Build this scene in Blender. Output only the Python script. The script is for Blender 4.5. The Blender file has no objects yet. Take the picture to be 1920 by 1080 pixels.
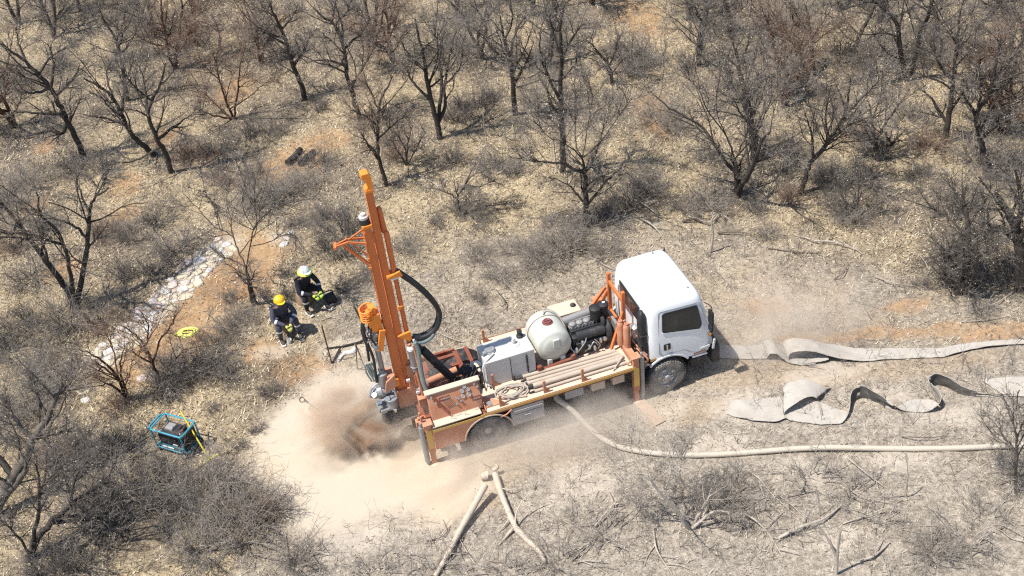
import bpy, math, random
import numpy as np
from mathutils import Vector, Matrix, Euler
random.seed(7); rng = np.random.default_rng(11)
S = bpy.context.scene
COL = S.collection
PI = math.pi
# ---------------------------------------------------------------- camera
F_PX, PITCH, ROLL, CAM_H = 2080.73, math.radians(37.97), math.radians(-7.081), 16.334
cam_d = bpy.data.cameras.new('camera'); cam = bpy.data.objects.new('camera', cam_d); COL.objects.link(cam)
cam_d.sensor_width = 36.0; cam_d.lens = 36.0 * F_PX / 1920.0; cam_d.clip_start = .1; cam_d.clip_end = 3000
_fw = np.array([0, math.cos(PITCH), -math.sin(PITCH)]); _up = np.array([0, math.sin(PITCH), math.cos(PITCH)]); _rt = np.array([1., 0, 0])
_r2 = math.cos(ROLL) * _rt + math.sin(ROLL) * _up; _u2 = -math.sin(ROLL) * _rt + math.cos(ROLL) * _up
m = Matrix(((_r2[0], _u2[0], -_fw[0], 0), (_r2[1], _u2[1], -_fw[1], 0), (_r2[2], _u2[2], -_fw[2], CAM_H), (0, 0, 0, 1)))
cam.matrix_world = m
S.camera = cam
# ---------------------------------------------------------------- daylight
SHADOW_AZ, SUN_EL = math.radians(17), math.radians(65)
world = bpy.data.worlds.new('World'); S.world = world; world.use_nodes = True
wn = world.node_tree
sky = wn.nodes.new('ShaderNodeTexSky'); sky.sky_type = 'NISHITA'; sky.sun_disc = False
sky.sun_elevation = SUN_EL; sky.sun_rotation = math.radians(253); sky.dust_density = 1.5; sky.altitude = 1200
bg = wn.nodes['Background']; wn.links.new(sky.outputs[0], bg.inputs[0]); bg.inputs[1].default_value = 0.125
sd = bpy.data.lights.new('sun', 'SUN'); sd.energy = 4.9; sd.angle = math.radians(.53); sd.color = (1, .955, .89)
so = bpy.data.objects.new('sun', sd); COL.objects.link(so); so.location = (-20, 0, 40)
sdir = Vector((math.cos(SHADOW_AZ) * math.cos(SUN_EL), math.sin(SHADOW_AZ) * math.cos(SUN_EL), -math.sin(SUN_EL)))
so.rotation_euler = sdir.to_track_quat('-Z', 'Y').to_euler()
S.view_settings.view_transform = 'Standard'; S.view_settings.look = 'None'; S.view_settings.exposure = 0.42; S.view_settings.gamma = 1
S.render.engine = 'CYCLES'
S.cycles.volume_step_rate = 1.0; S.cycles.volume_max_steps = 128; S.cycles.max_bounces = 6; S.cycles.volume_bounces = 3
S.cycles.transparent_max_bounces = 8; S.cycles.use_denoising = False; S.cycles.pixel_filter_type = 'BLACKMAN_HARRIS'; S.cycles.filter_width = 1.25; S.cycles.sample_clamp_indirect = 6
# ---------------------------------------------------------------- helpers: layout
def at(x, y, z=0.):
    """world point at height z that was measured at this spot of the survey picture"""
    d = _fw + _r2 * (x - 960) / F_PX - _u2 * (y - 540) / F_PX
    t = (z - CAM_H) / d[2]
    return np.array([0, 0, CAM_H]) + d * t
def at_plane(x, y, base, off):
    d = _fw + _r2 * (x - 960) / F_PX - _u2 * (y - 540) / F_PX
    n = np.array([base[0], base[1], 0.]); n /= np.linalg.norm(n)
    c = np.array([0, 0, CAM_H]); t = (n @ (base - c) + off) / (n @ d)
    return c + d * t
def pix(P):
    P = np.asarray(P, float).reshape(-1, 3) - np.array([0, 0, CAM_H]); z = P @ _fw
    return np.stack([960 + F_PX * (P @ _r2) / z, 540 - F_PX * (P @ _u2) / z], 1)
TX, TY, TYAW = -1.063, 16.812, .25052
# ---------------------------------------------------------------- helpers: value noise and terrain
_G = rng.random((256, 256))
def vnoise(x, y):
    xi = np.floor(x).astype(int); yi = np.floor(y).astype(int); fx = x - xi; fy = y - yi
    fx = fx * fx * (3 - 2 * fx); fy = fy * fy * (3 - 2 * fy)
    a = _G[xi & 255, yi & 255]; b = _G[(xi + 1) & 255, yi & 255]; c = _G[xi & 255, (yi + 1) & 255]; d = _G[(xi + 1) & 255, (yi + 1) & 255]
    return (a * (1 - fx) + b * fx) * (1 - fy) + (c * (1 - fx) + d * fx) * fy
def fbm(x, y, o=4):
    s = 0; a = .5; t = 0
    for i in range(o):
        s = s + a * vnoise(x * 2 ** i + 17 * i, y * 2 ** i + 31 * i); t += a; a *= .5
    return s / t
def height(x, y):
    x = np.asarray(x, float); y = np.asarray(y, float)
    h = (fbm(x * .35 + 5, y * .35 + 9, 3) - .5) * .22 + (fbm(x * 2.2, y * 2.2, 3) - .5) * .05
    c, s = math.cos(TYAW), math.sin(TYAW); lx = c * (x - TX) + s * (y - TY); ly = -s * (x - TX) + c * (y - TY)
    d = np.maximum(np.abs(lx - 1.8) - 3.6, 0) ** 2 + np.maximum(np.abs(ly) - 1.6, 0) ** 2
    w = np.clip(np.sqrt(d) / 1.6, 0, 1); w = w * w * (3 - 2 * w)
    fade = np.clip(1 - (np.hypot(x, y - 22) - 60) / 60, 0, 1)
    return h * w * fade - .004
def gz(x, y): return float(height(np.array([x]), np.array([y]))[0])
def atg(x, y, dz=0.):
    p = at(x, y, 0); z = gz(p[0], p[1]); p = at(x, y, z + dz); return p
# ---------------------------------------------------------------- helpers: tags
def tag(o, label=None, cat=None, group=None, kind=None):
    if label: o['label'] = label
    if cat: o['category'] = cat
    if group: o['group'] = group
    if kind: o['kind'] = kind
    return o
def empty(name, loc=(0, 0, 0), rz=0):
    o = bpy.data.objects.new(name, None); COL.objects.link(o); o.location = loc; o.rotation_euler = (0, 0, rz); o.empty_display_size = .2
    return o
# ---------------------------------------------------------------- helpers: materials
def nt_new(name):
    m = bpy.data.materials.new(name); m.use_nodes = True; return m, m.node_tree, m.node_tree.nodes['Principled BSDF']
def N(nt, t, **k):
    n = nt.nodes.new(t)
    for a, v in k.items(): setattr(n, a, v)
    return n
def noise(nt, scale, detail=4, rough=.6, coord='Object', stretch=None):
    tc = N(nt, 'ShaderNodeTexCoord'); n = N(nt, 'ShaderNodeTexNoise'); n.inputs['Scale'].default_value = scale; n.inputs['Detail'].default_value = detail; n.inputs['Roughness'].default_value = rough
    if stretch:
        mp = N(nt, 'ShaderNodeMapping'); mp.inputs['Scale'].default_value = stretch; nt.links.new(tc.outputs[coord], mp.inputs[0]); nt.links.new(mp.outputs[0], n.inputs['Vector'])
    else: nt.links.new(tc.outputs[coord], n.inputs['Vector'])
    return n
def ramp(nt, src, lo, hi, a=0., b=1.):
    r = N(nt, 'ShaderNodeMapRange'); r.inputs['From Min'].default_value = lo; r.inputs['From Max'].default_value = hi; r.inputs['To Min'].default_value = a; r.inputs['To Max'].default_value = b
    nt.links.new(src, r.inputs['Value']); return r.outputs[0]
def mix(nt, f, a, b, mode='MIX'):
    n = N(nt, 'ShaderNodeMix', data_type='RGBA', blend_type=mode)
    for v, i in ((f, 0), (a, 6), (b, 7)):
        if hasattr(v, 'links') or hasattr(v, 'is_linked'): nt.links.new(v, n.inputs[i])
        else: n.inputs[i].default_value = v if i == 0 else (*v, 1) if len(v) == 3 else v
    return n.outputs[2]
DUSTC = (.50, .39, .29)
def paint(name, col, rough=.5, metal=0., dust=.25, scale=4., bump=.0, var=.12, dustc=DUSTC, spec=.5):
    m, nt, b = nt_new(name)
    n1 = noise(nt, scale, 6, .65); n2 = noise(nt, scale * 9, 4, .7)
    c = mix(nt, ramp(nt, n2.outputs[0], .3, .7), tuple(x * (1 - var) for x in col), tuple(min(1, x * (1 + var)) for x in col))
    if dust > 0:
        f = ramp(nt, n1.outputs[0], .62 - .45 * dust, .95 - .35 * dust, 0, min(1, dust * 2.0)); c = mix(nt, f, c, dustc)
        nt.links.new(ramp(nt, n1.outputs[0], .35, .7, rough, min(1, rough + .3)), b.inputs['Roughness'])
    else: b.inputs['Roughness'].default_value = rough
    nt.links.new(c, b.inputs['Base Color']); b.inputs['Metallic'].default_value = metal; b.inputs['Specular IOR Level'].default_value = spec
    if bump:
        bp = N(nt, 'ShaderNodeBump'); bp.inputs['Strength'].default_value = bump; bp.inputs['Distance'].default_value = .01
        nt.links.new(n2.outputs[0], bp.inputs['Height']); nt.links.new(bp.outputs[0], b.inputs['Normal'])
    return m
M = {}
M['white'] = paint('cab_white_paint', (.80, .81, .81), .28, 0, .07, 1.2, 0, .02)
M['whitedust'] = paint('white_dusty_paint', (.70, .69, .67), .45, 0, .25, 3)
M['orange'] = paint('rig_orange_paint', (.62, .17, .045), .5, 0, .20, 5, 0, .22, (.50, .24, .12))
M['orange2'] = paint('rig_orange_bright', (.85, .26, .03), .45, 0, .06, 3)
M['orangedust'] = paint('rig_orange_dusty', (.50, .21, .11), .65, 0, .42, 3.5, dustc=(.58, .37, .26))
M['redbrown'] = paint('red_oxide_frame', (.22, .06, .03), .6, 0, .22, 4)
M['deck'] = paint('dusty_deck_plate', (.60, .46, .34), .8, 0, .45, 3, .3, .08, (.64, .53, .41))
M['yellowedge'] = paint('yellow_reflective_edge', (.66, .40, .08), .55, 0, .45, 7, dustc=(.62, .42, .28))
M['black'] = paint('black_rubber', (.018, .018, .019), .5, 0, .10, 5)
M['blackdusty'] = paint('black_dusty_steel', (.03, .03, .032), .5, .2, .22, 5)
M['tyre'] = paint('dusty_tyre', (.115, .106, .097), .85, 0, .5, 5, .4, .2, (.40, .35, .30))
M['rim'] = paint('dusty_rim', (.48, .42, .37), .7, 0, .4, 5, dustc=(.5, .43, .36))
M['chrome'] = paint('bare_metal', (.55, .55, .55), .28, .85, .1, 9)
M['steel'] = paint('grey_steel', (.33, .33, .33), .45, .5, .2, 7)
M['greyhose'] = paint('grey_green_hose', (.17, .21, .20), .5, 0, .2, 6)
M['tankgrey'] = paint('hydraulic_tank_paint', (.54, .52, .49), .5, 0, .22, 3, 0, .05, (.66, .58, .49))
M['toolgrey'] = paint('toolbox_grey', (.36, .345, .33), .55, 0, .4, 3)
M['plastic'] = paint('pale_green_plastic', (.52, .53, .46), .5, 0, .32, 2.5, 0, .05, (.60, .51, .40))
M['redcap'] = paint('red_cap', (.20, .06, .055), .5, 0, .15, 6)
M['engine'] = paint('engine_black', (.035, .036, .038), .42, .2, .14, 9)
M['enginegrey'] = paint('engine_cover_grey', (.30, .29, .28), .5, .3, .25, 9)
M['rod'] = paint('dusty_drill_rod', (.46, .38, .30), .7, .1, .4, 6, .3, .15, (.60, .50, .40))
M['rope'] = paint('dusty_rope', (.40, .35, .29), .9, 0, .3, 20)
M['glass'] = paint('dark_window_glass', (.022, .026, .026), .08, 0, .04, 2, 0, .1, (.2, .19, .18), .6)
M['lamp'] = paint('lamp_lens', (.7, .7, .66), .12, 0, .1, 4)
M['amber'] = paint('amber_lens', (.7, .28, .03), .2, 0, .1, 4)
M['belt'] = paint('pale_belt_rubber', (.43, .395, .345), .85, 0, .45, 3.5, .25, .10, (.36, .31, .25))
M['beltunder'] = paint('dark_belt_underside', (.085, .078, .07), .8, 0, .25, 4, .2, .1, (.26, .23, .19))
M['airhose'] = paint('dusty_bull_hose', (.50, .45, .37), .85, 0, .4, 8, .3, .08)
M['cutlog'] = paint('dusty_cut_log', (.50, .42, .33), .9, 0, .4, 5, .7, .25, (.56, .46, .36))
M['teal'] = paint('teal_frame_paint', (.04, .30, .40), .4, 0, .12, 8)
M['tealdark'] = paint('teal_panel', (.03, .16, .21), .4, 0, .2, 8)
M['yellow'] = paint('yellow_handle', (.66, .56, .05), .45, 0, .12, 8)
M['limehose'] = paint('yellow_green_hose', (.68, .70, .16), .45, 0, .1, 8)
M['rust'] = paint('rusty_bar', (.10, .06, .04), .8, .2, .3, 9, .3)
M['char'] = paint('charred_wood', (.028, .024, .022), .85, 0, .12, 9, .9, .5, (.16, .13, .11))
M['wood'] = paint('pad_board', (.42, .32, .24), .85, 0, .35, 6, .4)
M['navy'] = paint('navy_coverall', (.06, .065, .095), .9, 0, .16, 9, .3, .3, (.22, .21, .22))
M['navydark'] = paint('dark_coverall', (.018, .021, .030), .9, 0, .12, 9, .3, .3, (.14, .14, .15))
M['skin'] = paint('brown_skin', (.13, .07, .045), .5, 0, 0, 9)
M['hat'] = paint('yellow_helmet', (.85, .50, .02), .3, 0, .05, 6)
M['hatwhite'] = paint('white_helmet', (.82, .83, .80), .3, 0, .05, 6)
M['hatbrim'] = paint('lime_sun_brim', (.66, .76, .10), .6, 0, .05, 6)
M['glove'] = paint('yellow_glove', (.52, .55, .14), .8, 0, .15, 12)
M['glovelime'] = paint('lime_glove', (.52, .75, .08), .8, 0, .08, 12)
M['boot'] = paint('black_boot', (.03, .028, .026), .6, 0, .3, 9)
M['sole'] = paint('pale_sole', (.62, .60, .56), .7, 0, .15, 9)
M['band'] = paint('reflective_band', (.72, .74, .76), .35, 0, .05, 9)
M['hairblack'] = paint('black_hair', (.012, .011, .01), .8, 0, 0, 9)
M['cup'] = paint('white_tin', (.70, .70, .68), .4, 0, .15, 9)
M['stonecream'] = paint('cream_stone', (.60, .52, .38), .9, 0, .2, 5, .8, .18)
M['stonepink'] = paint('pinkish_stone', (.56, .46, .40), .9, 0, .2, 5, .8, .18)
M['stonegrey'] = paint('grey_white_stone', (.58, .545, .50), .9, 0, .2, 5, .8, .18)
M['sticker'] = paint('pale_sticker', (.66, .72, .72), .4, 0, .1, 5)
M['dirt'] = paint('seat_rock', (.26, .17, .11), .9, 0, .3, 6, .8)
def woody(name, col, col2, scale=3.):
    m, nt, b = nt_new(name)
    n1 = noise(nt, scale, 5, .7); n2 = noise(nt, scale * 12, 3, .7)
    c = mix(nt, ramp(nt, n1.outputs[0], .35, .68), col, col2)
    c = mix(nt, ramp(nt, n2.outputs[0], .3, .75, 0, .6), c, tuple(x * .6 for x in col))
    nt.links.new(c, b.inputs['Base Color']); b.inputs['Roughness'].default_value = .85; b.inputs['Specular IOR Level'].default_value = .25
    bp = N(nt, 'ShaderNodeBump'); bp.inputs['Strength'].default_value = .8; bp.inputs['Distance'].default_value = .015
    nt.links.new(n2.outputs[0], bp.inputs['Height']); nt.links.new(bp.outputs[0], b.inputs['Normal'])
    return m
M['bark'] = woody('dark_bark', (.045, .038, .033), (.12, .10, .082))
M['barkgrey'] = woody('grey_bark', (.10, .085, .07), (.20, .17, .14))
M['barkpale'] = woody('pale_dead_wood', (.34, .29, .24), (.56, .49, .41))
M['barkred'] = woody('reddish_bark', (.085, .045, .03), (.16, .085, .055))
M['twig'] = woody('grey_twigs', (.19, .165, .14), (.41, .365, .315), 1.2)
M['twigpale'] = woody('ashen_twigs', (.26, .23, .195), (.48, .42, .355), 1.2)
M['twigred'] = woody('russet_twigs', (.26, .18, .13), (.46, .34, .25), 1.2)
M['twigdark'] = woody('dark_twigs', (.14, .125, .11), (.32, .28, .24), 1.2)
M['undertwig'] = woody('undergrowth_twigs', (.22, .19, .155), (.46, .40, .33), 1.)
M['twigdusty'] = woody('dust_covered_twigs', (.34, .30, .25), (.58, .51, .43), 1.2)
M['deadgrey'] = woody('dusty_dead_wood', (.40, .345, .285), (.62, .55, .46))
M['deadbrown'] = woody('brown_dead_wood', (.10, .075, .06), (.24, .19, .15))
def vcol_mat(name, rough=.8, transl=0.):
    m, nt, b = nt_new(name); a = N(nt, 'ShaderNodeAttribute'); a.attribute_name = 'tint'
    nt.links.new(a.outputs['Color'], b.inputs['Base Color']); b.inputs['Roughness'].default_value = rough; b.inputs['Specular IOR Level'].default_value = .2
    return m
M['litter'] = vcol_mat('leaf_and_straw')
# ---------------------------------------------------------------- helpers: mesh
class MB:
    def __init__(s): s.v = []; s.f = []
    def add(s, vs, fs):
        o = len(s.v); s.v += [tuple(map(float, p)) for p in vs]; s.f += [tuple(i + o for i in q) for q in fs]; return s
    def box(s, c, d, rot=None, top=None):
        x, y, z = d[0] / 2, d[1] / 2, d[2] / 2; tx, ty = top if top else (1, 1)
        P = [(-x, -y, -z), (x, -y, -z), (x, y, -z), (-x, y, -z), (-x * tx, -y * ty, z), (x * tx, -y * ty, z), (x * tx, y * ty, z), (-x * tx, y * ty, z)]
        R = Euler(rot).to_matrix() if rot else Matrix.Identity(3)
        return s.add([R @ Vector(p) + Vector(c) for p in P], [(0, 3, 2, 1), (4, 5, 6, 7), (0, 1, 5, 4), (1, 2, 6, 5), (2, 3, 7, 6), (3, 0, 4, 7)])
    def beam(s, a, b, w, h, up=(0, 0, 1)):
        a, b = Vector(a), Vector(b); t = (b - a).normalized(); u = Vector(up)
        if abs(t.dot(u)) > .98: u = Vector((0, 1, 0))
        r = t.cross(u).normalized(); u = r.cross(t)
        P = []
        for p in (a, b):
            for i, j in ((-1, -1), (1, -1), (1, 1), (-1, 1)): P.append(p + r * (w / 2 * i) + u * (h / 2 * j))
        return s.add(P, [(3, 2, 1, 0), (4, 5, 6, 7), (0, 1, 5, 4), (1, 2, 6, 5), (2, 3, 7, 6), (3, 0, 4, 7)])
    def tube(s, pts, r, n=10, cap=True):
        pts = [Vector(p) for p in pts]; rs = r if hasattr(r, '__len__') else [r] * len(pts)
        ref = None; V = []; Fs = []
        for i, p in enumerate(pts):
            t = (pts[min(i + 1, len(pts) - 1)] - pts[max(i - 1, 0)]).normalized()
            if ref is None: ref = t.orthogonal().normalized()
            ref = (ref - t * ref.dot(t)).normalized(); b = t.cross(ref)
            for k in range(n):
                a = 2 * PI * k / n; V.append(p + (ref * math.cos(a) + b * math.sin(a)) * rs[i])
        for i in range(len(pts) - 1):
            for k in range(n):
                k2 = (k + 1) % n; Fs.append((i * n + k, i * n + k2, (i + 1) * n + k2, (i + 1) * n + k))
        if cap:
            Fs.append(tuple(range(n - 1, -1, -1))); Fs.append(tuple(range((len(pts) - 1) * n, len(pts) * n)))
        return s.add(V, Fs)
    def cyl(s, a, b, r, r2=None, n=16): return s.tube([a, b], [r, r if r2 is None else r2], n)
    def lathe(s, o, ax, prof, n=32, a0=0., a1=2 * PI, ref=None):
        o = Vector(o); ax = Vector(ax).normalized(); u = Vector(ref).normalized() if ref else ax.orthogonal().normalized(); w = ax.cross(u)
        full = abs(a1 - a0 - 2 * PI) < 1e-6; m = n if full else n + 1; V = []; Fs = []
        for k in range(m):
            a = a0 + (a1 - a0) * k / n; d = u * math.cos(a) + w * math.sin(a)
            for h, r in prof: V.append(o + ax * h + d * r)
        L = len(prof)
        for k in range(n):
            k2 = (k + 1) % m
            for i in range(L - 1): Fs.append((k * L + i, k2 * L + i, k2 * L + i + 1, k * L + i + 1))
        return s.add(V, Fs)
    def prism(s, poly, o, u, w, depth):
        o, u, w = Vector(o), Vector(u).normalized(), Vector(w).normalized(); nn = u.cross(w).normalized() * depth; n = len(poly)
        V = [o + u * a + w * b for a, b in poly] + [o + u * a + w * b + nn for a, b in poly]
        return s.add(V, [tuple(range(n - 1, -1, -1)), tuple(range(n, 2 * n))] + [(i, (i + 1) % n, (i + 1) % n + n, i + n) for i in range(n)])
    def build(s, name, mat, parent=None, bevel=0., smooth=True, ang=35, label=None):
        me = bpy.data.meshes.new(name); me.from_pydata(s.v, [], s.f); me.update()
        me.materials.append(M[mat] if isinstance(mat, str) else mat)
        o = bpy.data.objects.new(name, me); COL.objects.link(o)
        import bmesh
        bm = bmesh.new(); bm.from_mesh(me); bmesh.ops.recalc_face_normals(bm, faces=bm.faces); bm.to_mesh(me); bm.free()
        if smooth:
            me.polygons.foreach_set('use_smooth', [True] * len(me.polygons)); me.set_sharp_from_angle(angle=math.radians(ang))
        if bevel:
            b = o.modifiers.new('bevel', 'BEVEL'); b.width = bevel; b.segments = 2; b.limit_method = 'ANGLE'; b.angle_limit = math.radians(40)
        if parent: o.parent = parent
        if label: o['label'] = label
        return o
def raw_mesh(name, V, quads=None, tris=None, mat=None, tint=None, smooth=False):
    me = bpy.data.meshes.new(name); V = np.asarray(V, np.float32); me.vertices.add(len(V)); me.vertices.foreach_set('co', V.ravel())
    idx = []; st = []; tot = []; o = 0
    if quads is not None and len(quads): idx.append(np.asarray(quads, np.int32).ravel()); st.append(np.arange(len(quads)) * 4 + o); o += len(quads) * 4; tot.append(np.full(len(quads), 4))
    if tris is not None and len(tris): idx.append(np.asarray(tris, np.int32).ravel()); st.append(np.arange(len(tris)) * 3 + o); o += len(tris) * 3; tot.append(np.full(len(tris), 3))
    idx = np.concatenate(idx).astype(np.int32); st = np.concatenate(st).astype(np.int32)
    me.loops.add(len(idx)); me.loops.foreach_set('vertex_index', idx); me.polygons.add(len(st)); me.polygons.foreach_set('loop_start', st)
    if smooth: me.polygons.foreach_set('use_smooth', np.ones(len(st), bool))
    me.update(calc_edges=True)
    if tint is not None:
        a = me.color_attributes.new('tint', 'FLOAT_COLOR', 'POINT'); c = np.ones((len(V), 4), np.float32); c[:, :3] = tint; a.data.foreach_set('color', c.ravel())
    if mat is not None: me.materials.append(M[mat] if isinstance(mat, str) else mat)
    return me
def link(name, me, parent=None):
    o = bpy.data.objects.new(name, me); COL.objects.link(o)
    if parent: o.parent = parent
    return o
def smooth_path(pts, n=6):
    P = [np.array(p, float) for p in pts]; P = [2 * P[0] - P[1]] + P + [2 * P[-1] - P[-2]]; out = []
    for i in range(1, len(P) - 2):
        for k in range(n):
            t = k / n; out.append(.5 * (2 * P[i] + (P[i + 1] - P[i - 1]) * t + (2 * P[i - 1] - 5 * P[i] + 4 * P[i + 1] - P[i + 2]) * t * t + (3 * P[i] - P[i - 1] - 3 * P[i + 1] + P[i + 2]) * t ** 3))
    out.append(P[-2]); return out
# ================================================================ GROUND
def seg_dist(x, y, pts):
    d = np.full(np.shape(x), 1e9)
    for a, b in zip(pts[:-1], pts[1:]):
        ab = b - a; L = (ab ** 2).sum() + 1e-9; t = np.clip(((x - a[0]) * ab[0] + (y - a[1]) * ab[1]) / L, 0, 1)
        d = np.minimum(d, np.hypot(x - a[0] - t * ab[0], y - a[1] - t * ab[1]))
    return d
def in_poly(x, y, P):
    r = np.zeros(np.shape(x), bool); j = len(P) - 1
    for i in range(len(P)):
        c = ((P[i][1] > y) != (P[j][1] > y)) & (x < (P[j][0] - P[i][0]) * (y - P[i][1]) / (P[j][1] - P[i][1] + 1e-12) + P[i][0])
        r ^= c; j = i
    return r
def soft_poly(x, y, P, w):
    P = [np.array(p[:2]) for p in P]; d = seg_dist(x, y, P + [P[0]]); s = np.where(in_poly(x, y, P), 1, -1)
    n = (fbm(x * 1.6 + 3, y * 1.6, 4) - .5) * 1.1 + (fbm(x * 7, y * 7 + 5, 3) - .5) * .5
    return np.clip(.5 + (s * d + n * w * 1.6) / (2 * w), 0, 1)
CREAM = [at(*p) for p in [(548, 745), (600, 722), (655, 700), (745, 700), (800, 760), (830, 850), (905, 870), (930, 900), (880, 950), (830, 985), (745, 975), (690, 985), (640, 1000), (560, 1000), (530, 950), (462, 920), (458, 880), (480, 800)]]
GREY = [at(*p) for p in [(700, 690), (850, 640), (1150, 560), (1340, 600), (1480, 628), (1960, 628), (2100, 700), (2150, 1300), (400, 1300), (470, 1060), (560, 990), (860, 900), (830, 800), (740, 740)]]
GREY2 = [at(*p) for p in [(610, 600), (690, 500), (900, 460), (1100, 430), (1400, 430), (1700, 520), (1990, 560), (1990, 650), (1400, 650), (1150, 600), (850, 660), (700, 720)]]
PALE2 = [at(*p) for p in [(1330, 560), (1420, 500), (1560, 520), (1640, 600), (1500, 640), (1340, 650)]]
STONEP = [at(*p)[:2] for p in [(428, 458), (385, 490), (350, 525), (315, 562), (280, 592), (245, 625), (212, 655), (185, 682)]]
PATHSOIL = [at(*p) for p in [(430, 420), (520, 440), (560, 470), (520, 510), (490, 560), (440, 570), (400, 640), (330, 655), (300, 720), (230, 730), (180, 700), (230, 620), (330, 550), (400, 480)]]
def blob(x, y, px, py, rx, ry=None):
    c = at(px, py); ry = ry or rx
    d = np.hypot((x - c[0]) / rx, (y - c[1]) / ry) + (fbm(x * 2.5 + px, y * 2.5, 3) - .5) * .9
    return np.clip((1.15 - d) / .5, 0, 1)
def fields(x, y):
    f = {}
    f['cream'] = soft_poly(x, y, CREAM, .38)
    f['grey'] = np.maximum(soft_poly(x, y, GREY, .7), soft_poly(x, y, GREY2, .8) * .62)
    f['pale'] = soft_poly(x, y, PALE2, .9)
    for b in [(935, 865, .9, .6), (1010, 850, .9, .5), (880, 930, .7, .6), (1280, 770, .9, .4), (1400, 700, 1.6, .5), (1700, 690, 2.2, .35)]: f['pale'] = np.maximum(f['pale'], blob(x, y, *b) * .8)
    s = soft_poly(x, y, PATHSOIL, .3)
    for b in [(568, 288, .9, 1.2), (510, 320, .7, .8), (560, 690, .9, .6), (490, 660, .5, .5), (235, 345, .5, .8), (240, 400, .5, .5), (60, 390, .5, .6), (620, 265, .6, .8), (390, 300, .4, .6), (1500, 632, .8, .18), (1600, 628, 1.2, .22), (1740, 620, 1.4, .25), (1880, 622, 1.4, .25), (1230, 220, .6, 1.2), (1200, 30, .8, 2.), (440, 170, .6, 1.2), (310, 260, .5, .7), (120, 500, .5, .5), (1440, 570, .6, .4), (80, 280, .4, .6), (1700, 570, .5, .3)]:
        s = np.maximum(s, blob(x, y, *b) * .9)
    f['soil'] = s
    g = 0
    for b in [(1400, 760, .7, .5), (1540, 700, .9, .3), (1240, 770, .6, .4), (1350, 830, .7, .3), (1480, 880, .5, .3), (1520, 890, .4, .3), (1680, 860, .6, .3), (1100, 900, .8, .5), (1660, 745, .6, .25), (1800, 775, 1., .3), (1150, 640, .3, .3), (520, 440, .3, .3), (520, 655, .5, .3), (660, 650, .9, .5), (1560, 1010, .6, .3), (650, 1020, .8, .4), (460, 620, .3, .3)]:
        g = np.maximum(g, blob(x, y, *b))
    f['white'] = g
    f['straw'] = np.clip((fbm(x * .45 + 40, y * .45, 3) - .36) * 4.2, 0, 1)
    f['path'] = np.clip(1.15 - seg_dist(x, y, STONEP) / .5, 0, 1)
    return f
def axis(lo, hi, a, b, step, far):
    ins = np.arange(a, b + step / 2, step); out = []; s = step; c = b
    while c < hi: s *= 1.35; c += s; out.append(c)
    out2 = []; s = step; c = a
    while c > lo: s *= 1.35; c -= s; out2.append(c)
    return np.concatenate([out2[::-1], ins, out])
gx = axis(-700, 700, -24, 22, .1, 0); gy = axis(-500, 900, 8, 50, .1, 0)
X, Y = np.meshgrid(gx, gy, indexing='ij'); Xf, Yf = X.ravel(), Y.ravel()
Fd = fields(Xf, Yf)
Zf = height(Xf, Yf) + Fd['cream'] * .03
def lerp(a, b, t): return a * (1 - t[:, None]) + np.array(b) * t[:, None]
n1 = fbm(Xf * 1.1, Yf * 1.1 + 70, 4); n2 = fbm(Xf * 5 + 9, Yf * 5, 3)
c = np.tile(np.array([.25, .207, .158]), (len(Xf), 1))
c = lerp(c, (.45, .365, .24), Fd['straw'] * .9)
c = lerp(c, (.115, .095, .075), np.clip((n1 - .55) * 4, 0, .8))
c = lerp(c, (.365, .325, .278), Fd['grey'] * .92)
c = lerp(c, (.25, .22, .185), Fd['grey'] * np.clip((n1 - .52) * 6, 0, .75))
c = lerp(c, (.43, .38, .32), Fd['grey'] * np.clip((n2 * .5 + n1 * .5 - .5) * 8, 0, .7))
c = lerp(c, (.38, .29, .195), Fd['pale'] * .7)
c = lerp(c, (.38, .225, .11), Fd['soil'] * (.45 + .3 * np.clip((n2 - .38) * 5, 0, 1)))
c = lerp(c, (.50, .435, .35), Fd['white'] * .5)
c = lerp(c, (.49, .42, .33), Fd['cream'])
c = lerp(c, (.50, .405, .295), Fd['cream'] * np.clip((n1 - .45) * 4, 0, 1))
c = lerp(c, (.52, .47, .39), Fd['path'] * .75)
nx, ny = len(gx), len(gy); I = np.arange(nx * ny).reshape(nx, ny)
Q = np.stack([I[:-1, :-1], I[1:, :-1], I[1:, 1:], I[:-1, 1:]], -1).reshape(-1, 4)
gm, gnt, gb = nt_new('dry_ground')
a = N(gnt, 'ShaderNodeAttribute'); a.attribute_name = 'tint'
f1 = noise(gnt, 9, 5, .75); f2 = noise(gnt, 34, 4, .8); f3 = noise(gnt, 3, 4, .6)
cc = mix(gnt, ramp(gnt, f1.outputs[0], .36, .62), (.62, .60, .58), (1.25, 1.25, 1.22)); 
cc2 = mix(gnt, ramp(gnt, f2.outputs[0], .36, .64), (.60, .57, .55), (1.35, 1.35, 1.32))
at2 = N(gnt, 'ShaderNodeAttribute'); at2.attribute_name = 'smoothness'
mm = mix(gnt, 1., cc, cc2, 'MULTIPLY'); mm = mix(gnt, at2.outputs['Fac'], mm, (1, 1, 1))
fin = mix(gnt, 1., a.outputs['Color'], mm, 'MULTIPLY')
gnt.links.new(fin, gb.inputs['Base Color']); gb.inputs['Roughness'].default_value = .95; gb.inputs['Specular IOR Level'].default_value = .1
bp = N(gnt, 'ShaderNodeBump'); bp.inputs['Distance'].default_value = .05
gnt.links.new(ramp(gnt, at2.outputs['Fac'], 0, 1, .9, .12), bp.inputs['Strength'])
gnt.links.new(mix(gnt, .5, f1.outputs[0], f2.outputs[0]), bp.inputs['Height']); gnt.links.new(bp.outputs[0], gb.inputs['Normal'])
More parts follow.
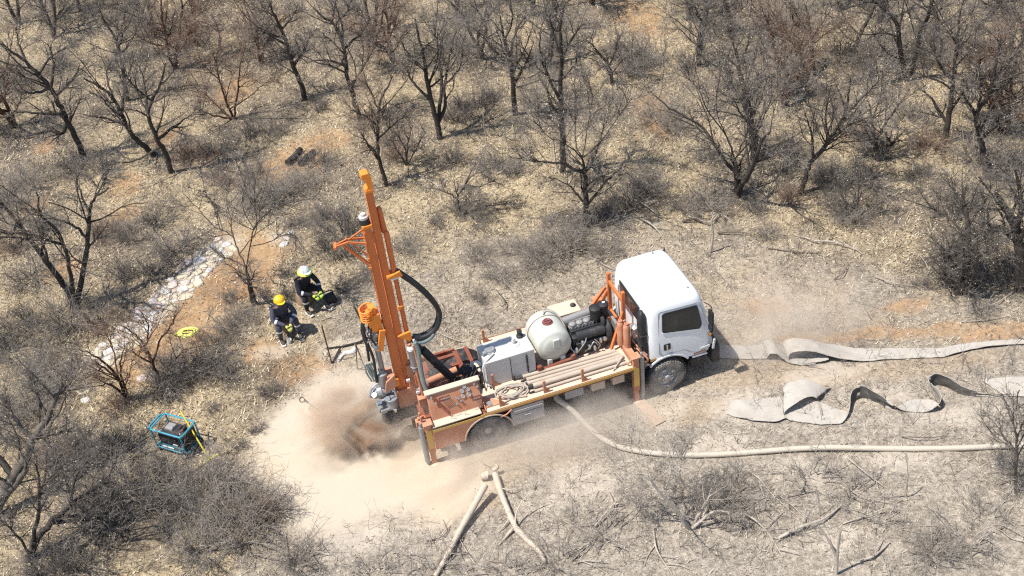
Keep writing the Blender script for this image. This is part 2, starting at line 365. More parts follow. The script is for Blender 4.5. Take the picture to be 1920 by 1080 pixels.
me = raw_mesh('ground', np.stack([Xf, Yf, Zf], 1), Q, mat=gm, tint=c, smooth=True)
sa = me.attributes.new('smoothness', 'FLOAT', 'POINT'); sa.data.foreach_set('value', np.clip(Fd['cream'] * .97 + Fd['pale'] * .3 + Fd['white'] * .5 + Fd['soil'] * .35, 0, 1).astype(np.float32))
tag(link('ground', me), 'dry bushland ground of straw, leaf litter and dusty soil', kind='structure')

# ---------------------------------------------------------------- litter: straw, leaves, twigs
def scatter(n, x0=-20, x1=18, y0=10.5, y1=46):
    x = rng.uniform(x0, x1, n); y = rng.uniform(y0, y1, n)
    p = pix(np.stack([x, y, np.zeros(n)], 1)); k = (p[:, 0] > -140) & (p[:, 0] < 2060) & (p[:, 1] > -160) & (p[:, 1] < 1180)
    return x[k], y[k]
def avoid(x, y):
    c, s = math.cos(TYAW), math.sin(TYAW); lx = c * (x - TX) + s * (y - TY); ly = -s * (x - TX) + c * (y - TY)
    return ~((lx > -1.4) & (lx < 4.9) & (np.abs(ly) < 1.0))
def blades(n, seed):
    x, y = scatter(n); cl = fbm(x * 1.3 + 8, y * 1.3, 3); f = fields(x, y)
    dens = np.clip((cl - .34) * 4, .08, 1) * (1 - f['cream']) * (1 - .55 * f['grey']) * (1 - .8 * f['soil']) * (1 - .8 * f['path']) * (1 - .4 * f['pale'])
    k = rng.random(len(x)) < dens; x, y = x[k], y[k]; g = f['grey'][k]; st = f['straw'][k]; n = len(x); z = height(x, y)
    az = rng.uniform(0, 2 * PI, n); el = rng.uniform(.05, .9, n); L = rng.uniform(.06, .24, n) * (1 - .3 * g); w = rng.uniform(.006, .014, n)
    d = np.stack([np.cos(az) * np.cos(el), np.sin(az) * np.cos(el), np.sin(el)], 1); sd_ = np.stack([-np.sin(az), np.cos(az), rng.uniform(-.5, .5, n)], 1)
    P = np.stack([x, y, z - .005], 1); V = np.stack([P - sd_ * w[:, None], P + sd_ * w[:, None], P + d * L[:, None]], 1).reshape(-1, 3)
    T = np.arange(n * 3).reshape(n, 3); r = rng.random(n)
    col = np.where((r < .5)[:, None], np.array([.58, .48, .32]), np.array([.36, .295, .21])); col = np.where((r > .82)[:, None], np.array([.62, .55, .42]), col)
    col = col * (1 - g[:, None] * .65) + np.array([.41, .37, .32]) * g[:, None] * .65; col = col * rng.uniform(.65, 1.2, n)[:, None]
    return V, T, np.repeat(col, 3, 0)
V, T, c = blades(330000, 1)
tag(link('dry_grass', raw_mesh('dry_grass', V, tris=T, mat='litter', tint=c)), 'dry straw coloured grass over the clearing floor', 'grass', kind='stuff')
def flakes(n):
    x, y = scatter(n); cl = fbm(x * .9 + 60, y * .9, 4); f = fields(x, y)
    dens = np.clip((cl - .30) * 3.4, .1, 1) * (1 - .985 * f['cream']) * (1 - .5 * f['grey']) * (1 - .6 * f['soil']) * (1 - .6 * f['path'])
    k = (rng.random(len(x)) < dens) & avoid(x, y); x, y = x[k], y[k]; g = f['grey'][k]; n = len(x); z = height(x, y) + rng.uniform(.004, .03, n)
    az = rng.uniform(0, 2 * PI, n); s = (rng.uniform(.012, .036, n) * (1 - .35 * g))[:, None]; tl = rng.uniform(-.7, .7, (n, 2))
    u = np.stack([np.cos(az), np.sin(az), tl[:, 0]], 1); v = np.stack([-np.sin(az), np.cos(az), tl[:, 1]], 1) * .55; P = np.stack([x, y, z], 1)
    V = np.stack([P - u * s, P - v * s, P + u * s, P + v * s], 1).reshape(-1, 3); Qd = np.arange(n * 4).reshape(n, 4); r = rng.random(n)
    pal = np.array([[.62, .55, .43], [.48, .38, .26], [.26, .19, .13], [.10, .075, .055], [.54, .46, .35]]); col = pal[(r * 5).astype(int)]
    col = col * (1 - g[:, None] * .5) + np.array([.42, .385, .34]) * g[:, None] * .5
    return V, Qd, np.repeat(col * rng.uniform(.7, 1.2, n)[:, None], 4, 0)
V, Qd, c = flakes(210000)
tag(link('leaf_litter', raw_mesh('leaf_litter', V, Qd, mat='litter', tint=c)), 'fallen dry leaves and pods scattered over the ground', 'leaf litter', kind='stuff')

# ================================================================ WOOD: branch growing
def unit(a): return a / np.maximum(np.linalg.norm(a, axis=-1, keepdims=True), 1e-9)
def grow(P0, D, L, R, K, wig, up, r):
    n = len(P0); pts = [P0]; d = unit(D)
    for k in range(K):
        d = unit(d + r.normal(0, wig, (n, 3)) + np.array([0, 0, up])); pts.append(pts[-1] + d * (L / K)[:, None])
    t = np.linspace(1, .35, K + 1)
    return np.stack(pts, 1), R[:, None] * t[None, :]
def spawn(P, Rr, m, t0, ang, lf, rf, r, keep=1.):
    n, K1, _ = P.shape; K = K1 - 1; idx = np.repeat(np.arange(n), m); t = r.uniform(t0, 1, n * m) * K * .999
    if keep < 1: s = r.random(len(idx)) < keep; idx, t = idx[s], t[s]
    k = t.astype(int); fr = (t - k)[:, None]; a, b = P[idx, k], P[idx, k + 1]; p = a + (b - a) * fr; tg = unit(b - a)
    rd = unit(r.normal(0, 1, p.shape)); pr = unit(rd - tg * (rd * tg).sum(1, keepdims=True))
    an = r.uniform(ang[0], ang[1], len(idx))[:, None]; d = tg * np.cos(an) + pr * np.sin(an)
    Lp = np.linalg.norm(P[:, 1:] - P[:, :-1], axis=2).sum(1)[idx]
    rad = (Rr[idx, k] * (1 - fr[:, 0]) + Rr[idx, k + 1] * fr[:, 0]) * rf
    return p, d, np.clip(Lp * r.uniform(lf[0], lf[1], len(idx)) , .04, 9), rad
def tubes(P, R, sides):
    n, K1, _ = P.shape; T = np.empty_like(P); T[:, 1:-1] = P[:, 2:] - P[:, :-2]; T[:, 0] = P[:, 1] - P[:, 0]; T[:, -1] = P[:, -1] - P[:, -2]; T = unit(T)
    ref = np.where(np.abs(T[:, :1, 2:]) > .9, np.array([1., 0, 0]), np.array([0, 0, 1.])); A = unit(np.cross(T, np.broadcast_to(ref, T.shape))); B = np.cross(T, A)
    an = 2 * PI * np.arange(sides) / sides
    V = P[:, :, None, :] + (A[:, :, None, :] * np.cos(an)[:, None] + B[:, :, None, :] * np.sin(an)[:, None]) * R[:, :, None, None]
    I = np.arange(n * K1 * sides).reshape(n, K1, sides); J = np.roll(I, -1, 2)
    Q = np.stack([I[:, :-1], J[:, :-1], J[:, 1:], I[:, 1:]], -1).reshape(-1, 4)
    return V.reshape(-1, 3), Q
def join(lst):
    o = 0; Vs = []; Qs = []
    for V, Q in lst: Vs.append(V); Qs.append(Q + o); o += len(V)
    return np.concatenate(Vs), np.concatenate(Qs)
def resample(pts, rad, K):
    pts = np.array(pts); d = np.r_[0, np.cumsum(np.linalg.norm(np.diff(pts, axis=0), axis=1))]; t = np.linspace(0, d[-1], K + 1)
    return np.stack([np.interp(t, d, pts[:, i]) for i in range(3)], 1), np.interp(t, d, rad)
def crown_of(LP, LR, r, dens=1., size=1., fleck=True, up=.05, spread=(.45, 1.1), minR=.0032):
    """limbs -> (wood mesh of limbs and boughs, twig mesh)"""
    a = spawn(LP, LR, int(5.6 * dens), .25, spread, (.26, .55), .55, r); a = (a[0], a[1], np.clip(a[2], .4, 1.7 * size), np.clip(a[3], .010, .032)); B1 = grow(*a, 5, .15, up, r)
    b = spawn(B1[0], B1[1], 6, .15, (.4, 1.05), (.3, .62), .6, r); b = (b[0], b[1], b[2], np.clip(b[3], .006, .015)); B2 = grow(*b, 3, .2, up, r)
    c_ = spawn(B2[0], B2[1], 4, .1, (.4, 1.15), (.35, .75), .6, r); c_ = (c_[0], c_[1], c_[2], np.clip(c_[3], minR * 1.3, .007)); B3 = grow(*c_, 2, .25, up * .5, r)
    d = spawn(B3[0], B3[1], 2, .1, (.5, 1.25), (.5, 1.0), .7, r); d = (d[0], d[1], d[2], np.clip(d[3], minR, .005)); B4 = grow(*d, 1, .3, 0, r)
    wood = join([tubes(*B1, 4), tubes(*B2, 3)]); tw = [tubes(*B3, 3), tubes(*B4, 3)]
    V, Q = join(tw); 
    fl = None
    if fleck:
        e = B4[0][:, -1]; k = r.random(len(e)) < .16; e = e[k]; n = len(e); s = r.uniform(.010, .022, (n, 1)); u = unit(r.normal(0, 1, (n, 3))); v = unit(np.cross(u, r.normal(0, 1, (n, 3)))) * .6
        fl = (np.stack([e - u * s, e - v * s, e + u * s, e + v * s], 1).reshape(-1, 3), np.arange(n * 4).reshape(n, 4))
    return wood, (V, Q), fl
def make_tree(base, limbs, r, label, cat='tree', name='bare_tree', group=None, bark='bark', twig='twig', dens=1., size=1., rot=None, fleck=True, minR=.0032, noroot=False):
    """limbs: list of (points Nx3 world, base radius)"""
    root = empty(name, base); wood = []; LPs = []; LRs = []
    for pts, r0, r1 in limbs:
        pts = np.array(smooth_path(pts, 4)) - base; n = len(pts); rad = np.linspace(1, 0, n) ** .8 * (r0 - r1) + r1
        kink = r.normal(0, .012, pts.shape); kink[0] = 0; pts = pts + kink
        wood.append(tubes(pts[None], rad[None], 8)); P, R = resample(pts, rad, 10); LPs.append(P); LRs.append(R)
    LP, LR = np.stack(LPs), np.stack(LRs)
    w2, tw, fl = crown_of(LP, LR, r, dens, size, fleck, minR=minR)
    V, Q = join(wood + [w2]); link('trunk', raw_mesh('trunk', V, Q, mat=bark, smooth=True), root)
    cr = link('crown', raw_mesh('crown', *tw, mat=twig), root)
    if fl is not None and len(fl[0]): link('leaf_glint_flecks', raw_mesh('leaf_glint_flecks', *fl, mat=M['leaf']), cr)  # pale quads: a few dry leaves, also painting the shine on twigs
    tag(root, label, cat, group)
    return root
M['leaf'] = paint('pale_leaf_glint', (.44, .38, .30), .6, 0, 0, 9, 0, .3)  # pale tone serves dry leaves and the painted twig shine alike
TREES = []
def traced(label, base, limbs, rb=.07, seed=0, **k):
    """limbs: pixel polylines measured in the survey picture, first one starts at the base; each gets its own slope in depth"""
    r = np.random.default_rng(seed + 100); b = at(*base, 0); b[2] = gz(b[0], b[1]) - .03; out = []; seen = []
    for i, L in enumerate(limbs):
        slope = r.uniform(-.55, .55) if i else r.uniform(-.12, .12); off0 = 0.
        if i:   # start from the nearest point already traced
            q = min(seen, key=lambda s: (s[0] - L[0][0]) ** 2 + (s[1] - L[0][1]) ** 2)
            off0 = q[2]; r0 = q[3] * .8; P = [q[4]]; L = L[1:] if (q[0] - L[0][0]) ** 2 + (q[1] - L[0][1]) ** 2 < 200 else L
        else: r0 = rb; P = [b]; L = L[1:]
        dist = 0.; prev = P[0]; ent = [(pix(P[0])[0][0], pix(P[0])[0][1], off0, r0, P[0])]
        n = len(L)
        for j, (x, y) in enumerate(L):
            p = at_plane(x, y, b, off0 + slope * dist); dist += np.linalg.norm(p - prev); p = at_plane(x, y, b, off0 + slope * dist); p[2] = max(p[2], b[2] + .12); P.append(p); prev = p
            ent.append((x, y, off0 + slope * dist, r0 * (1 - .75 * (j + 1) / n), p))
        seen += ent; out.append((P, r0, max(.008, r0 * .22)))
    TREES.append((base, label)); return make_tree(b, out, r, label, **k)
traced('tall dark bare tree leaning far to the left near the left photo edge', (160, 300), [
 [(160, 300), (145, 265), (125, 225), (110, 195), (95, 165), (72, 140), (48, 115), (20, 95), (-5, 78)], [(112, 215), (70, 212), (30, 210)], [(95, 168), (60, 175), (15, 165)], [(118, 250), (90, 245), (50, 256)],
 [(106, 180), (125, 160), (142, 140), (150, 120)], [(70, 138), (92, 110), (128, 85)], [(50, 115), (35, 80), (30, 50)], [(95, 165), (100, 120), (90, 80)]], .10, 1, dens=1.3)
traced('dark bare tree with a crooked two-way fork, left of the dug orange patch', (322, 325), [
 [(322, 325), (312, 290), (295, 262), (278, 215), (285, 190), (300, 158), (310, 118)], [(285, 190), (255, 165), (235, 140), (213, 112)], [(283, 205), (270, 150), (258, 120)], [(295, 255), (330, 235), (360, 215)], [(290, 165), (320, 140), (335, 100)]], .085, 2, dens=1.3)
traced('low dark bare tree whose trunk leans left beside the crooked forked one', (292, 290), [
 [(292, 290), (268, 272), (245, 250), (228, 215), (212, 185), (190, 165), (158, 148)], [(238, 236), (200, 222), (165, 218)], [(228, 215), (232, 170), (225, 140)], [(212, 185), (200, 140), (205, 110)]], .09, 3, dens=1.3)
traced('thin bare tree forking high near the top left of the photo', (213, 118), [[(213, 118), (222, 90), (228, 65), (212, 45), (195, 30)], [(228, 65), (245, 35), (255, 5)], [(225, 75), (235, 50), (232, 20)]], .06, 4, dens=1.4)
traced('reddish brown many-stemmed bare tree left of the top centre', (438, 225), [
 [(438, 225), (425, 190), (412, 150), (400, 100)], [(438, 225), (410, 200), (375, 165), (350, 125)], [(438, 225), (445, 180), (450, 130), (460, 90)], [(430, 205), (470, 180), (500, 150)], [(412, 150), (380, 120), (370, 90)], [(438, 222), (400, 215), (360, 200)]], .045, 5, bark='barkred', twig='twigred', dens=1.3, name='bare_tree')
traced('pale dead tree with whitish drooping top branches at the upper left', (413, 105), [[(413, 105), (410, 60), (398, 32), (385, 14), (368, -5)], [(410, 60), (380, 40), (350, 35)], [(410, 60), (430, 45), (458, 48)], [(398, 32), (430, 22), (465, 25)], [(404, 45), (372, 18), (345, 16)]], .05, 6, bark='barkpale', twig='twigpale', dens=.5)
traced('straight dark bare tree leaning left, directly above the dug orange patch', (572, 188), [
 [(572, 188), (565, 160), (550, 125), (538, 85), (528, 55), (515, 30), (503, -5)], [(536, 78), (500, 62), (478, 55)], [(515, 32), (492, 20), (470, 18)], [(553, 115), (572, 90), (580, 70)], [(530, 60), (548, 30), (560, 5)], [(545, 110), (515, 105), (490, 110)]], .09, 7, dens=1.5)
traced('slender dark bare tree with long wispy side branches behind the drill mast', (675, 225), [
 [(675, 225), (665, 190), (650, 140), (645, 92), (628, 48), (610, 35), (588, 15)], [(636, 48), (650, 20), (662, -5)], [(648, 90), (678, 60), (692, 40)], [(648, 125), (610, 113), (568, 118)], [(645, 95), (640, 40), (625, 5)], [(660, 165), (685, 120), (700, 95)]], .08, 8, dens=1.4)
traced('tall dark bare tree with several near-parallel stems above the mast top', (825, 262), [
 [(825, 262), (820, 232), (808, 188), (798, 130), (788, 82), (778, 35)], [(818, 222), (828, 165), (822, 95), (812, 35)], [(822, 240), (834, 200), (834, 160), (842, 110), (856, 55)], [(798, 130), (765, 100), (750, 70)], [(808, 190), (775, 155), (760, 120)], [(834, 175), (860, 130), (870, 90)]], .09, 9, dens=1.4)
traced('small bare tree with one thin tall leader just right of the mast top', (725, 352), [
 [(725, 352), (712, 300), (707, 262), (710, 205), (722, 170), (738, 140)], [(712, 302), (690, 272), (672, 245)], [(710, 210), (690, 160), (680, 130)], [(708, 262), (735, 235), (760, 215)], [(709, 240), (680, 215), (655, 205)]], .06, 10, dens=1.5, twig='twigred')
traced('little many-stemmed bare tree right of the mast top', (762, 312), [[(762, 312), (748, 285), (733, 262)], [(762, 312), (760, 280), (745, 252)], [(762, 312), (780, 280), (800, 245)], [(762, 312), (765, 270), (772, 235)]], .03, 11, dens=1.2)
traced('single-stemmed dark bare tree right of the top centre', (966, 213), [
 [(966, 213), (962, 160), (956, 112), (946, 75), (938, 30)], [(956, 112), (965, 65), (985, 30)], [(958, 120), (925, 95), (905, 60)], [(960, 150), (985, 120), (1000, 80)], [(948, 80), (960, 40), (955, 0)]], .085, 12, dens=1.5)
traced('very tall thin-stemmed bare tree behind the wide-forked one at the centre', (1055, 322), [
 [(1055, 322), (1055, 262), (1051, 190), (1053, 110), (1050, 55), (1058, 10)], [(1053, 190), (1030, 150), (1015, 105), (1012, 60)], [(1053, 110), (1075, 70), (1095, 40)], [(1052, 150), (1080, 120), (1100, 100)], [(1054, 235), (1035, 195), (1025, 170)], [(1052, 90), (1030, 50), (1020, 10)]], .085, 13, dens=1.5)
traced('wide low-forked bare tree standing right behind the water tank of the truck', (1097, 425), [
 [(1097, 425), (1098, 370), (1096, 325), (1092, 296)], [(1092, 296), (1062, 270), (1030, 258), (1000, 225)], [(1092, 296), (1125, 268), (1150, 232), (1185, 185)], [(1094, 300), (1078, 262), (1080, 190), (1070, 135)], [(1095, 335), (1050, 306), (990, 302), (955, 292)], [(1098, 335), (1112, 300), (1128, 250), (1135, 210)], [(1100, 385), (1135, 340), (1175, 308)], [(1098, 390), (1070, 350), (1040, 335)], [(1092, 296), (1100, 250), (1110, 190), (1105, 150)]], .085, 14, dens=1.5)
traced('broad dark bare tree with a fan of limbs, behind the white cab', (1385, 368), [
 [(1385, 368), (1381, 325), (1378, 298)], [(1382, 335), (1358, 300), (1338, 270), (1314, 236), (1280, 216), (1250, 198), (1222, 176)], [(1378, 298), (1362, 255), (1330, 213), (1308, 165), (1270, 128)], [(1380, 298), (1400, 250), (1402, 200), (1390, 150), (1398, 85)], [(1388, 352), (1412, 310), (1428, 265), (1445, 245)], [(1380, 295), (1412, 258), (1435, 215), (1450, 170)], [(1364, 262), (1342, 200), (1350, 140), (1345, 95)], [(1400, 240), (1425, 190), (1440, 140)], [(1378, 310), (1350, 285), (1310, 275)], [(1402, 205), (1375, 160), (1365, 110)]], .11, 15, dens=1.6)
traced('thick dark upright tree just behind the broad fan-limbed tree', (1415, 298), [[(1415, 298), (1412, 262), (1402, 190), (1388, 140), (1380, 90)], [(1403, 180), (1430, 150), (1455, 140)], [(1408, 230), (1385, 180), (1365, 150)], [(1396, 160), (1415, 110), (1425, 60)]], .12, 16, dens=1.3, twig='twigdark')
traced('bare tree with a low bent trunk curving rightwards, right of the fan-limbed tree', (1500, 362), [
 [(1500, 362), (1514, 322), (1524, 300), (1553, 266), (1580, 222), (1592, 178), (1595, 140)], [(1551, 264), (1600, 230), (1652, 215)], [(1528, 293), (1568, 245), (1600, 195)], [(1524, 300), (1522, 255), (1510, 215)], [(1555, 262), (1548, 210), (1560, 160)], [(1580, 222), (1620, 180), (1650, 150)]], .07, 17, dens=1.5)
traced('thin straight tree, right one of the close pair at the upper right', (1528, 142), [[(1528, 142), (1522, 95), (1519, 55), (1510, 10)], [(1520, 70), (1545, 40), (1560, 10)], [(1521, 80), (1500, 50), (1490, 20)]], .06, 18, dens=1.6)
traced('thin straight tree, left one of the close pair at the upper right', (1509, 146), [[(1509, 146), (1500, 95), (1490, 45), (1480, 5)], [(1500, 95), (1475, 70), (1455, 40)]], .06, 19, dens=1.6)
traced('dark clumped bare tree with arching limbs right of the curving trunk', (1648, 302), [[(1648, 302), (1640, 268), (1636, 232), (1628, 190)], [(1640, 245), (1612, 222), (1590, 215)], [(1640, 260), (1665, 225), (1690, 190)], [(1648, 300), (1672, 270), (1700, 240)], [(1636, 235), (1650, 180), (1655, 130)]], .07, 20, dens=1.5)
traced('tall dark trunk rising through the dense crowns at the upper right', (1768, 270), [[(1768, 270), (1780, 210), (1788, 150), (1793, 85), (1800, 20)], [(1787, 160), (1760, 120), (1750, 70)], [(1790, 130), (1820, 90), (1835, 50)], [(1776, 230), (1750, 190), (1730, 170)], [(1782, 200), (1810, 170), (1830, 150)]], .09, 21, dens=1.6, twig='twigdark')
traced('leaning bare tree with a black trunk, near the right edge of the photo', (1852, 335), [
 [(1852, 335), (1846, 292), (1838, 260), (1830, 218), (1852, 178), (1868, 120), (1875, 70)], [(1831, 218), (1812, 190), (1800, 165)], [(1840, 268), (1870, 235), (1905, 215)], [(1832, 225), (1840, 170), (1835, 120)], [(1848, 190), (1885, 160), (1910, 120)]], .09, 22, dens=1.6)
traced('massive dark stump-like trunk with a spreading crown at the right edge', (1915, 545), [
 [(1915, 545), (1914, 500), (1912, 455), (1898, 415), (1882, 385), (1868, 362)], [(1912, 460), (1935, 410), (1950, 350)], [(1905, 435), (1915, 380), (1905, 320)], [(1912, 455), (1880, 430), (1850, 420)]], .17, 23, dens=1.5, twig='twigdark')
traced('dense black-stemmed tree clad in dead twigs, left of the massive edge trunk', (1795, 550), [
 [(1795, 550), (1800, 510), (1812, 470), (1815, 425), (1810, 385)], [(1812, 440), (1775, 405), (1722, 382)], [(1813, 430), (1840, 390), (1860, 345)], [(1805, 490), (1835, 450), (1850, 430)], [(1798, 530), (1780, 480), (1790, 440)], [(1810, 400), (1790, 350), (1770, 320)], [(1796, 545), (1825, 515), (1835, 470)], [(1797, 540), (1772, 515), (1770, 470)]], .11, 24, dens=1.7, twig='twigdark')
traced('big dark tree forking from the ground into three limbs, left of the stone path', (140, 578), [
 [(140, 578), (128, 545), (110, 520), (80, 480), (58, 452), (32, 415), (0, 380)], [(145, 572), (156, 512), (165, 450), (168, 400), (175, 375), (205, 350)], [(165, 450), (152, 435), (128, 418), (80, 405), (48, 380)], [(136, 560), (130, 500), (112, 440), (75, 400), (70, 360)], [(60, 455), (45, 447), (-5, 445)], [(168, 405), (150, 360), (140, 320)], [(172, 380), (200, 330), (215, 300)], [(40, 425), (20, 440), (-20, 420)], [(90, 490), (75, 440), (60, 400)]], .095, 25, dens=1.4)
traced('bare tree with a straight dark trunk and level limbs, between stone path and seated workers', (478, 570), [
 [(478, 570), (468, 530), (461, 502)], [(461, 502), (450, 475), (436, 445), (412, 430), (395, 420), (370, 388), (343, 363)], [(461, 502), (470, 462), (476, 430), (500, 400), (540, 380), (585, 372)], [(437, 445), (430, 400), (424, 365), (430, 335)], [(470, 470), (500, 455), (535, 440), (560, 445)], [(450, 475), (480, 430), (478, 385), (490, 350)], [(412, 430), (405, 395), (385, 360)], [(462, 495), (440, 490), (410, 480)], [(476, 432), (455, 390), (460, 340)]], .085, 26, dens=1.15)
traced('small reddish thorn tree with many thin stems, lower end of the stone path', (238, 745), [
 [(238, 745), (222, 712), (205, 688), (178, 668), (148, 655)], [(234, 735), (225, 690), (232, 655)], [(225, 715), (195, 690), (175, 700)], [(222, 710), (210, 650), (195, 620)], [(236, 740), (205, 720), (180, 725)]], .04, 27, bark='barkred', twig='twigred', dens=.9)
traced('small thin thorn tree arching over the orange soil, above the generator', (300, 715), [
 [(300, 715), (286, 680), (272, 650), (255, 628), (232, 612)], [(286, 680), (300, 640), (325, 605), (330, 580)], [(272, 650), (278, 610), (260, 580)], [(300, 712), (325, 680), (350, 650)], [(286, 680), (255, 665), (240, 640)]], .04, 28, bark='barkred', twig='twigred', dens=.9)
traced('large foreground tree with a thick grey limb crossing the lower left corner', (-20, 975), [
 [(-20, 975), (2, 935), (25, 890), (52, 855), (62, 822), (88, 785), (104, 745), (118, 720)], [(8, 925), (40, 895), (48, 870)], [(60, 835), (95, 815), (140, 800)], [(88, 785), (70, 740), (60, 700)], [(25, 890), (-10, 850), (-30, 820)], [(100, 755), (130, 720), (150, 690)], [(62, 822), (30, 790), (5, 745)], [(-20, 975), (10, 985), (35, 1020), (60, 1045)]], .13, 29, bark='barkgrey', dens=1.3)
traced('dark low tree with a black tangled base in the bottom left corner', (48, 1048), [
 [(48, 1048), (70, 1008), (95, 980), (132, 948), (172, 918), (205, 905)], [(60, 1020), (72, 960), (75, 915), (68, 870)], [(90, 985), (150, 975), (200, 960)], [(55, 1035), (20, 990), (-10, 970)], [(72, 950), (100, 905), (110, 870)], [(130, 950), (140, 900), (165, 860)], [(75, 920), (110, 890), (150, 850)]], .08, 30, dens=1.6, twig='twigdark')
traced('small spindly bare tree at the right edge below the bull hose', (1905, 922), [
 [(1905, 922), (1905, 870), (1906, 825), (1900, 795), (1888, 762), (1878, 735)], [(1906, 830), (1918, 798), (1930, 770)], [(1905, 850), (1880, 815), (1865, 795)], [(1900, 795), (1905, 760), (1910, 730)]], .03, 31, dens=.9, bark='barkgrey')
traced('leafless dusty dead thicket with pale broken arms, bottom centre right', (1295, 990), [
 [(1295, 990), (1268, 955), (1242, 928), (1212, 895), (1190, 885)], [(1268, 955), (1250, 925), (1256, 880), (1250, 848)], [(1292, 985), (1318, 950), (1335, 925)], [(1256, 900), (1280, 875), (1276, 840)], [(1295, 990), (1315, 1020), (1330, 1050)], [(1295, 985), (1340, 960), (1380, 965)], [(1250, 935), (1225, 925), (1205, 935)]], .04, 32, bark='deadgrey', twig='twigpale', dens=1.2, name='dead_bush', cat='bush', fleck=False)
traced('gnarled low dead tree with twisted arms between mast and water tank tree', (862, 405), [
 [(862, 405), (858, 372), (872, 345), (888, 328), (912, 318)], [(868, 350), (900, 350), (930, 335)], [(872, 345), (890, 310), (895, 295)], [(860, 385), (835, 360), (810, 352)], [(862, 400), (885, 380), (905, 375)]], .04, 33, dens=.9, bark='barkgrey')
traced('small black broken dead tree in the open straw right of the fan-limbed tree', (1600, 412), [
 [(1600, 412), (1588, 380), (1570, 352)], [(1600, 408), (1610, 368), (1606, 335), (1600, 310)], [(1588, 380), (1570, 375), (1555, 378)], [(1604, 390), (1618, 360), (1635, 350)]], .035, 34, dens=1.2, bark='barkgrey')
traced('leaning twiggy dead tree in a grey thicket at the top right of centre', (1148, 160), [[(1148, 160), (1142, 125), (1120, 95), (1100, 75)], [(1145, 140), (1170, 110), (1210, 95)], [(1146, 150), (1180, 130), (1225, 120)], [(1142, 125), (1155, 90), (1160, 60)]], .06, 35, dens=1.7)

# ---------------------------------------------------------------- woodland further back: copies of a few grown kinds
def free_tree(r, H, stems, lean=.15):
    L = []
    for s in range(stems):
        az = r.uniform(0, 2 * PI); tl = r.uniform(.05, .55) if stems > 1 else r.uniform(0, lean); h = H * r.uniform(.75, 1.05)
        p = np.zeros(3); d = np.array([math.cos(az) * tl, math.sin(az) * tl, 1.]); P = [p.copy()]
        for k in range(6): d = d + r.normal(0, .16, 3) * np.array([1, 1, .3]); d /= np.linalg.norm(d); p = p + d * h / 6; P.append(p.copy())
        L.append((P, .045 + .012 * H / stems ** .5, .012))
        for q in range(5):
            i = r.integers(1, 5); b0 = P[i]; a2 = r.uniform(0, 2 * PI); d2 = np.array([math.cos(a2), math.sin(a2), r.uniform(.4, 1.1)]); d2 /= np.linalg.norm(d2); ln = H * r.uniform(.22, .42)
            L.append(([b0, b0 + d2 * ln * .4 + r.normal(0, .05, 3), b0 + d2 * ln + r.normal(0, .1, 3) + np.array([0, 0, .15 * ln])], .03, .008))
    return L
PROTO = []
for i, (H, st) in enumerate([(4.6, 1), (5.2, 2), (4.2, 3), (3.4, 3), (5.0, 1)]):
    r = np.random.default_rng(300 + i); PROTO.append(make_tree(np.zeros(3), free_tree(r, H, st), r, None, dens=1.15, twig=('twig', 'twig', 'twigpale', 'twigred', 'twigdark')[i], bark=('bark', 'bark', 'barkgrey', 'barkred', 'bark')[i]))
def dup(root, loc, rz, sc, label, group=None, cat='tree'):
    r = root.copy(); COL.objects.link(r); r.location = loc; r.rotation_euler = (0, 0, rz); r.scale = (sc,) * 3
    for ch in list(root.children):
        c = ch.copy(); COL.objects.link(c); c.parent = r
        for g in ch.children: d = g.copy(); COL.objects.link(d); d.parent = c
    tag(r, label, cat, group); return r
BACK = [(-40, 190, 0), (35, 45, 1), (100, 70, 2), (150, 20, 0), (290, 70, 1), (330, 130, 3), (470, -20, 2), (360, 10, 4), (530, -60, 0), (700, 60, 1), (740, 120, 3), (760, -10, 4), (860, 30, 0), (905, 110, 2), (1000, 30, 1), (1070, -40, 0), (1030, 120, 4), (1110, 10, 3), (1290, 40, 2), (1310, 120, 1), (1370, 60, 0), (1470, 200, 3), (1570, 20, 2), (1600, 110, 0), (1650, 40, 4), (1700, 150, 1), (1760, 90, 0), (1850, 40, 2), (1900, 120, 1), (1940, 230, 4), (1880, 250, 3), (240, 190, 4), (30, 240, 3), (620, -70, 2), (210, -40, 4), (1950, 20, 0), (1230, -50, 3), (920, -60, 1), (80, -40, 1), (490, 120, 3)]
def spot(px, py):
    col = ('far left', 'left of centre', 'centre left', 'centre right', 'right of centre', 'far right')[min(5, max(0, int(px / 320)))]
    return col
KIND = ('slim dark bare tree', 'tall two-stemmed bare tree', 'ashen grey three-stemmed bare tree', 'low russet many-stemmed bare tree', 'dense black-twigged bare tree')
ORD = ('first', 'second', 'third', 'fourth', 'fifth', 'sixth', 'seventh', 'eighth', 'ninth', 'tenth', 'eleventh', 'twelfth', 'thirteenth')
cnt = {}
for px, py, k in sorted(BACK):
    i = cnt.get(k, 0); cnt[k] = i + 1
    p = at(px, py); r = random.Random(px * 7 + py)
    dup(PROTO[k], (p[0], p[1], gz(p[0], p[1]) - .03), r.uniform(0, 6.28), r.uniform(.72, 1.0), f'{KIND[k]} of the background wood, {ORD[i]} such from the left')
for i, px in enumerate((-260, -150, 2060, 2160, 2050, -240, -330, 2150)):
    p = at(px, (60, 700, 160, 500, 860, 330, -20, 40)[i]); dup(PROTO[i % 5], (p[0], p[1], gz(p[0], p[1]) - .03), i * 1.3, .95, 'bare grey tree of the woodland past the photo edge', 'trees of the surrounding woodland')
for pr in PROTO:
    for ch in list(pr.children):
        for g in list(ch.children): bpy.data.objects.remove(g)
        bpy.data.objects.remove(ch)
    bpy.data.objects.remove(pr)

